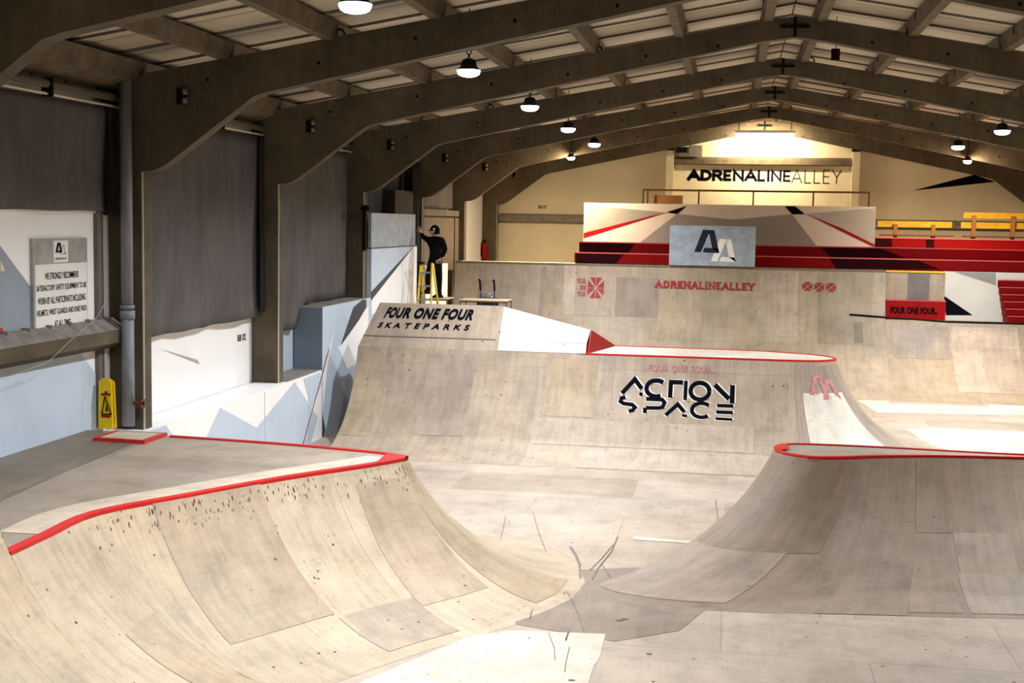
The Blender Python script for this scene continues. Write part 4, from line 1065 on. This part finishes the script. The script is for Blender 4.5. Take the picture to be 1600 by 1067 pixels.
# red sign box and panel at the right of the rear ramp
t = thing('sponsor_box', (4.1, 31.0, 1.52), 'red box lettered FOUR ONE FOUR in black, on the low rear deck', 'sign')
b = MB(); b.box(3.47, 4.79, 30.92, 31.3, 1.521, 1.97, 'red_dark'); b.box(3.47, 4.79, 30.91, 31.3, 1.955, 1.975, 'red_nosing'); bo = b.build('box', t)
b = MB(); put(b, font_polys('FOUR ONE FOUR..', .06, 0, 1.05), 'maroon', quadmap((3.58, 30.92, 1.66), (4.62, 30.92, 1.66), (3.58, 30.92, 1.82), (0, -1, 0), .004)); b.build('lettering', bo, weld=False)
t = thing('wall_ride_panel', (4.1, 31.1, 1.98), 'upright plywood panel with yellow top edge above the red lettered box', 'ramp panel')
b = MB(); b.box(3.46, 4.77, 31.05, 31.3, 1.976, 2.6, 'ply_back'); b.box(3.95, 4.43, 31.044, 31.06, 1.98, 2.59, 'trim_grey'); b.build('panel', t)
b = MB(); b.box(3.46, 4.76, 31.03, 31.3, 2.6, 2.632, 'yellow_wood'); part_label(b.build('top_edge', t), 'yellow top edge')
b = MB(); yy = 31.35; b.box(4.78, XE-.02, yy, yy+.1, 1.521, 2.635, 'mural_light')
def onS(px, mat, off):
    P = [atY(x, y, yy) for x, y in px]; b.face([(min(max(p.x, 4.785), 6.2), yy-off, min(max(p.z, 1.525), 2.63)) for p in P], mat)
onS([(1475, 462), (1520, 492.5), (1478, 492.5)], 'black_print', .003); onS([(1490, 423), (1556, 423), (1556, 446)], 'mural_grey', .003)
tag(b.build('mural_fascia'), 'pale painted fascia with black wedge beside the red stairs', 'mural board')
# red stairs
t = thing('staircase', (6.6, 31.2, 1.52), 'red wooden stairs climbing to the benches at the right edge', 'stairs')
for k in range(7):
    y0_ = 30.85+.09*k; z1_ = 1.52+.158*(k+1)
    x_ = 6.12-.03*k
    c = MB(); c.box(x_, XE-.02, y0_, y0_+.5-.0*k, z1_-.158+.001, z1_, 'red_bench'); c.box(x_, XE-.02, y0_-.012, y0_+.02, z1_-.014, z1_+.003, 'red_nosing'); c.build('step', t)
# slatted wooden seats on top
def seat(x0, x1, z, lab, upper=None, posts=(), xx1=None):
    t = thing('wooden_bench', ((x0+x1)/2, 34.9, 3.36), lab, 'bench', 'wooden benches with yellow backrests')
    for (a, c_, zz, nm) in ([(x0, x1, z, 'backrest')]+([(upper[0], x1, upper[1], 'backrest')] if upper else [])):
        b = MB(); b.box(a, c_, 34.98, 35.02, zz-.075, zz+.075, 'yellow_wood'); part_label(b.build(nm, t), 'yellow board')
    b = MB(); b.box(x0+.05, x1, 34.62, 34.97, z-.3, z-.27, 'rust_brown'); b.build('seat', t)
    for x in posts:
        b = MB(); b.box(x-.05, x+.05, 34.9, 34.98, 2.64, (upper[1] if upper else z), 'wood_brown'); b.build('post', t)
seat(3.64, 5.48, 3.71, 'shorter wooden bench with yellow backrest beside the painted platform box', posts=(4.08, 5.02))
seat(5.7, 8.3, 3.71, 'taller wooden bench with two yellow back boards at the right edge', upper=(5.75, 3.96), posts=(6.0, 6.95, 7.9))
# end wall columns, girder, rail band
t = thing('gable_post', (-1.82, 37.3, 0), 'concrete post on the end wall left of the black lettering', 'post')
b = MB(); b.box(-1.93, -1.72, 37.12, 37.39, 0, 5.66, 'cream_wall'); b.build('shaft', t); b = MB(); b.box(-1.94, -1.71, 37.10, 37.39, 5.66, 5.9, 'black'); part_label(b.build('head_plate', t), 'black head plate')
t = thing('gable_post', (3.23, 37.3, 0), 'concrete post on the end wall right of the black lettering', 'post')
b = MB(); b.box(3.13, 3.33, 37.12, 37.39, 0, 5.66, 'cream_wall'); b.build('shaft', t); b = MB(); b.box(3.12, 3.34, 37.10, 37.39, 5.66, 5.9, 'black'); part_label(b.build('head_plate', t), 'black head plate')
b = MB(); b.prism([(-1.71, 37.39, 5.28), (-1.71, 37.2, 5.3), (-1.71, 37.2, 5.42), (-1.71, 37.39, 5.5)], (4.83, 0, 0), 'purlin'); tag(b.build('gable_rail'), 'concrete rail spanning the end wall above the black lettering', 'wall beam')
b = MB(); b.prism([(XW+.45, 37.39, 3.59), (XW+.45, 37.2, 3.62), (XW+.45, 37.2, 3.8), (XW+.45, 37.39, 3.84)], (XE-XW-.9, 0, 0), 'ledge_grey'); tag(b.build('gable_rail'), 'low concrete rail along the full end wall at bench height', 'wall beam')
# speaker and loose board
t = thing('wall_speaker', (-1.5, 37.2, 5.6), 'dark square loudspeaker beside the left gable post, high on end wall', 'speaker')
b = MB(); b.box(-1.66, -1.36, 37.0, 37.2, 5.6, 5.74, 'black'); b.build('cabinet', t); b = MB(); b.box(-1.3, -.95, 37.1, 37.3, 5.5, 5.8, 'ledge_grey'); b.build('junction_box', t)
b = MB(); b.box(-2.12, -1.35, 34.75, 34.8, 4.12, 4.36, 'wood_brown'); tag(b.build('plywood_offcut'), 'orange-brown plywood sheet behind the handrail', 'board')
# fire extinguisher and hose by the corner
t = thing('fire_extinguisher', (-6.9, 36.9, 2.66), 'red fire extinguisher mounted at the far left corner column', 'fire extinguisher')
p = atY(757, 393, 36.9)
b = MB(); b.lathe((p.x, 36.9, p.z-.22), [(0, 0), (.075, 0), (.08, .02), (.08, .38), (.05, .45), (.02, .47), (.02, .5), (0, .5)], 'red_dark', 18); b.build('cylinder', t)
b = MB(); b.box(p.x-.03, p.x+.03, 36.86, 36.94, p.z+.27, p.z+.34, 'black'); b.tube([(p.x, 36.9, p.z+.3), (p.x-.09, 36.87, p.z+.24), (p.x-.1, 36.86, p.z-.1)], .014, 'black'); b.build('valve', t)
b = MB(); b.box(p.x-.12, p.x-.05, 36.9, 37.0, 2.6, p.z+.1, 'maroon'); b.build('bracket', t)
p = atY(737, 392, 36.6)
t = thing('fire_hose', (p.x, 36.6, 2.66), 'red fire point stand with black nozzle at far left corner', 'fire hose')
b = MB(); b.prism([(p.x-.05, 36.6, p.z-.25), (p.x+.03, 36.6, p.z-.25), (p.x+.09, 36.6, p.z+.22), (p.x-.05, 36.6, p.z+.26)], (0, .08, 0), 'red_dark'); b.build('body', t)
b = MB(); b.tube([(p.x, 36.6, p.z+.26), (p.x+.1, 36.58, p.z+.24), (p.x+.13, 36.57, p.z+.1)], .02, 'black'); b.build('nozzle', t)
# heater / red box under the apex
t = thing('detector_box', (1.35, 19.4, 6.0), 'small dark red box hanging under the ridge beyond a rafter', 'detector')
b = MB(); b.box(1.29, 1.41, 19.5, 19.56, 5.98, 6.14, 'maroon'); b.build('housing', t); b = MB(); b.tube([(1.35, 19.53, 6.14), (1.35, 19.53, 6.6)], .006, 'black', 6); b.build('drop_wire', t)
# ================================================================== REAR DECK FURNITURE
DZ = 1.3
def low_table(x0, x1, y0, y1, z, lab):
    t = thing('low_table', ((x0+x1)/2, (y0+y1)/2, DZ), lab, 'table', 'low tables on the rear platform')
    b = MB(); b.box(x0-.02, x1+.02, y0-.02, y1+.02, z-.02, z, 'table_top'); b.build('tabletop', t)
    b = MB(); 
    for a, c in (((x0, y0), (x1, y0)), ((x1, y0), (x1, y1)), ((x1, y1), (x0, y1)), ((x0, y1), (x0, y0))): b.tube([(a[0], a[1], z-.035), (c[0], c[1], z-.035)], .014, 'rust_brown', 6)
    b.build('frame', t)
    for x in (x0, x1):
        for y in (y0, y1): b = MB(); b.tube([(x, y, z-.03), (x, y, DZ)], .014, 'rust_brown', 6); b.build('leg', t)
a = atY(719, 468, 26.); c = atY(791, 471, 26.)
low_table(a.x, c.x, 26., 26.6, a.z, 'low table with pale top, in front of the blue sack truck')
a = atY(680, 466, 26.7); c = atY(698, 467, 26.7)
ZT = a.z
low_table(a.x-.1, c.x, 26.7, 27.3, a.z, 'low table with pale top that the person on the ladder stands on')
# sack truck
yy = 27.0
t = thing('sack_truck', (-4.6, yy, DZ), 'blue two-handled sack truck with dark crate behind the low table', 'sack truck')
l0 = atY(751, 437, yy); r0 = atY(773, 438, yy)
for p in (l0, r0):
    b = MB(); b.tube([(p.x, yy, DZ+.05), (p.x, yy, p.z-.25), (p.x-.01, yy-.02, p.z)], .016, 'blue_steel', 8); b.build('rail', t)
    b = MB(); b.tube([(p.x, yy, p.z-.22), (p.x-.01, yy-.02, p.z)], .022, 'black', 8); b.tube([(p.x-.01, yy-.02, p.z), (p.x-.02, yy-.08, p.z+.0)], .02, 'black', 8); b.build('handle_grip', t)
b = MB()
for z_ in (l0.z-.3, l0.z-.36): b.tube([(l0.x, yy, z_), (r0.x, yy, z_)], .01, 'steel', 6)
for k in range(3):
    x_ = l0.x+(r0.x-l0.x)*(k+.5)/3; b.tube([(x_-.04, yy-.01, l0.z-.36), (x_, yy-.01, l0.z-.27), (x_+.04, yy-.01, l0.z-.36)], .008, 'steel', 6)
b.build('cross_bar', t)
b = MB(); b.box(l0.x-.08, r0.x+.08, yy+.02, yy+.06, DZ+.25, l0.z-.38, 'navy'); b.build('back_plate', t)
for x_ in (l0.x-.03, r0.x+.03):
    b = MB(); b.tube([(x_-.03, yy+.1, DZ+.12), (x_+.03, yy+.1, DZ+.12)], .12, 'black', 18); b.build('wheel', t)
b = MB(); b.box(l0.x-.02, r0.x+.02, yy-.2, yy+.01, DZ+.002, DZ+.012, 'blue_steel'); b.build('toe_plate', t)
# stepladder
yl = 26.3
t = thing('step_ladder', (-6.2, yl, DZ), 'yellow stepladder with grey treads standing by the painted panel', 'ladder')
def rail(pa, ya, pb, yb_, nm='rail', mat='yellow'):
    A = atY(*pa, ya); B = atY(*pb, yb_); k = (A.z-DZ)/(A.z-B.z); B = A+(B-A)*k
    b = MB(); b.tube([A, B], .022, mat, 8); b.build(nm, t); return A, B
Lr = rail((657.5, 412), yl, (653, 472), yl-.35); Rr_ = rail((675, 411), yl, (673.5, 474), yl-.35)
rail((659, 412), yl+.05, (662, 470), yl+.45, 'rear_rail'); rail((676.5, 412), yl+.05, (684, 472), yl+.3, 'rear_rail')
for k in range(5):
    f = .12+.19*k
    a = Lr[0].lerp(Lr[1], f); c = Rr_[0].lerp(Rr_[1], f)
    b = MB(); b.prism([a+Vector((0, -.04, 0)), c+Vector((0, -.04, 0)), c+Vector((0, .05, 0)), a+Vector((0, .05, 0))], (0, 0, -.035), 'steel'); b.build('tread', t)
b = MB(); a, c = Lr[0], Rr_[0]; b.prism([a+Vector((-.03, -.06, 0)), a+Vector((.06, -.06, 0)), a+Vector((.06, .1, 0)), a+Vector((-.03, .1, 0))], (0, 0, .04), 'black'); b.build('top_cap', t)
# ================================================================== PERSON
def skinmesh(name, nodes, edges, mat, parent=None, root=0, sub=2):
    me = bpy.data.meshes.new(name); me.from_pydata([tuple(n[0]-(parent.location if parent else Vector())) for n in nodes], edges, []); me.materials.append(MT[mat])
    o = bpy.data.objects.new(name, me); COL.objects.link(o)
    md = o.modifiers.new('skin', 'SKIN'); md.use_smooth_shade = True
    for i, n in enumerate(nodes):
        r_ = n[1] if isinstance(n[1], tuple) else (n[1], n[1])
        me.skin_vertices[0].data[i].radius = r_; me.skin_vertices[0].data[i].use_root = (i == root)
    o.modifiers.new('sub', 'SUBSURF').levels = sub; o.modifiers['sub'].render_levels = sub
    if parent: o.parent = parent
    return o
YP = 26.85
def pp(x, y, dy=0.): return atY(x, y, YP+dy)
foot = pp(685, 467)
t = thing('person', (pp(680, 470).x, YP, ZT), 'person in black jacket, trousers and cap reaching up from the yellow stepladder', 'person')
pel = pp(679, 411); 
nodes = [(pel, (.165, .13)), (pp(681, 401), (.175, .13)), (pp(681, 387), (.195, .14)), (pp(680.5, 376), (.19, .125)), (pp(679, 369.5), .06),      # 0-4 torso
 (pp(670, 375, .02), .075), (pp(662, 371, .03), .055), (pp(658.5, 364.5, .02), .04),   # 5-7 raised arm
 (pp(690.5, 376, -.02), .08), (pp(696, 390, -.06), .06), (pp(690, 402, -.12), .045),   # 8-10 other arm
 (pp(672.5, 417, .0), .095), (pp(669, 434, -.1), .072), (pp(668.5, 443, -.05), .06), (pp(669.5, 455, .05), .05),     # 11-14 left leg
 (pp(684.5, 417), .10), (pp(686, 436), .075), (pp(686, 452, .03), .062), (pp(686.5, 464, .04), .05)] # 15-18 right leg
edges = [(0, 1), (1, 2), (2, 3), (3, 4), (3, 5), (5, 6), (6, 7), (3, 8), (8, 9), (9, 10), (0, 11), (11, 12), (12, 13), (13, 14), (0, 15), (15, 16), (16, 17), (17, 18)]
body = skinmesh('clothed_body', nodes, edges, 'cloth_black', t)
part_label(body, 'black jacket and trousers')
# head
hc = pp(679.5, 361.5)
b = MB()
def head(u, v):
    th = 2*math.pi*u; ph = math.pi*v
    x = .075*math.sin(ph)*math.cos(th); y = .098*math.sin(ph)*math.sin(th); z = .115*math.cos(ph)
    if z < 0: x *= 1-.25*(-z/.115); y *= 1-.15*(-z/.115)
    # face looks left and slightly away: nose bump towards -x
    q = Vector((y, x, z)); 
    if abs(th-math.pi*1.5) < .35 and -.04 < z < .02: q.x -= .022*(1-abs(th-math.pi*1.5)/.35)
    return hc+q
b.grid(head, 32, 20, 'skin'); b.tube([hc+Vector((.01, 0, -.07)), hc+Vector((.02, 0, -.15))], .052, 'skin', 12)
b.lathe(hc+Vector((.005, -.078, -.0)), [(0, .03), (.012, .02), (.014, 0), (.008, -.025), (0, -.03)], 'skin', 8)
for sy in (-1, 1): b.lathe(hc+Vector((-.088, sy*.03, .012)), [(0, .008), (.009, 0), (0, -.008)], 'black', 8)
b.box(hc.x-.088, hc.x-.078, hc.y-.022, hc.y+.022, hc.z-.055, hc.z-.047, 'red_print')
hd = b.build('head', t)
b = MB()
def cap(u, v):
    th = 2*math.pi*u; ph = math.pi*.52*v
    return hc+Vector((.106*math.sin(ph)*math.sin(th), .086*math.sin(ph)*math.cos(th), .022+.112*math.cos(ph)))
b.grid(cap, 28, 10, 'cloth_black'); b.prism([hc+Vector((-.09, -.06, .03)), hc+Vector((-.17, -.045, .02)), hc+Vector((-.17, .045, .02)), hc+Vector((-.09, .06, .03))], (0, 0, .008), 'cloth_black')
b.lathe(hc+Vector((0, 0, .135)), [(0, .008), (.01, .004), (.01, 0)], 'cloth_black', 8); cp = b.build('cap', t)
b = MB(); b.lathe(hc+Vector((0, -.09, .05)), [(0, .022), (.02, .012), (.022, 0), (.02, -.012), (0, -.022)], 'sign_white', 12); part_label(b.build('cap_badge', cp), 'white round badge on the cap')
b = MB(); b.grid(lambda u, v: hc+Vector((.03+.085*math.cos(math.pi*u)*.9, -.088*math.sin(math.pi*u), .03-.085*v)) , 12, 5, 'cloth_black'); b.build('hair', hd)
# hands
def hand(w, d, up, parent, nm):
    d = Vector(d).normalized(); up = Vector(up).normalized(); sd = d.cross(up).normalized()
    nodes = [(w, .022), (w+d*.05, (.036, .018)), (w+d*.085, (.038, .016))]; edges = [(0, 1), (1, 2)]
    for k, (o_, L_) in enumerate(((-.03, .065), (-.01, .078), (.01, .072), (.03, .055))):
        b0 = w+d*.09+sd*o_; i = len(nodes)
        nodes += [(b0, .009), (b0+d*L_*.5-up*.008, .0085), (b0+d*L_*.85-up*.03, .0075)]; edges += [(2, i), (i, i+1), (i+1, i+2)]
    i = len(nodes); nodes += [(w+d*.04-sd*.035, .011), (w+d*.075-sd*.06-up*.01, .009), (w+d*.1-sd*.062-up*.02, .008)]; edges += [(1, i), (i, i+1), (i+1, i+2)]
    return skinmesh(nm, nodes, edges, 'skin', parent, 0, 1)
w = pp(658.2, 363.8, .02); hand(w, (-.5, .1, 1), (0, -1, .3), t, 'hand')
w = pp(689, 403.5, -.13); hand(w, (-.7, -.1, -.6), (0, -1, 0), t, 'hand')
# boots
for fp, z_ in ((pp(669, 456, .05), None), (pp(686.5, 465.5, .04), ZT)):
    z0_ = z_ if z_ is not None else fp.z-.045
    b = MB()
    def boot(u, v):
        th = 2*math.pi*u; r_ = (.05+.0*v); lx = .13*(1-.45*v); 
        return Vector((fp.x-.045*(1-v)+lx*math.cos(th)*(1.0 if v < .5 else .75), fp.y+.048*math.sin(th), z0_+.003+.11*v))
    b.grid(boot, 20, 5, 'black'); b.face([boot(k/20, 0) for k in range(20)], 'black'); b.build('boot', t)
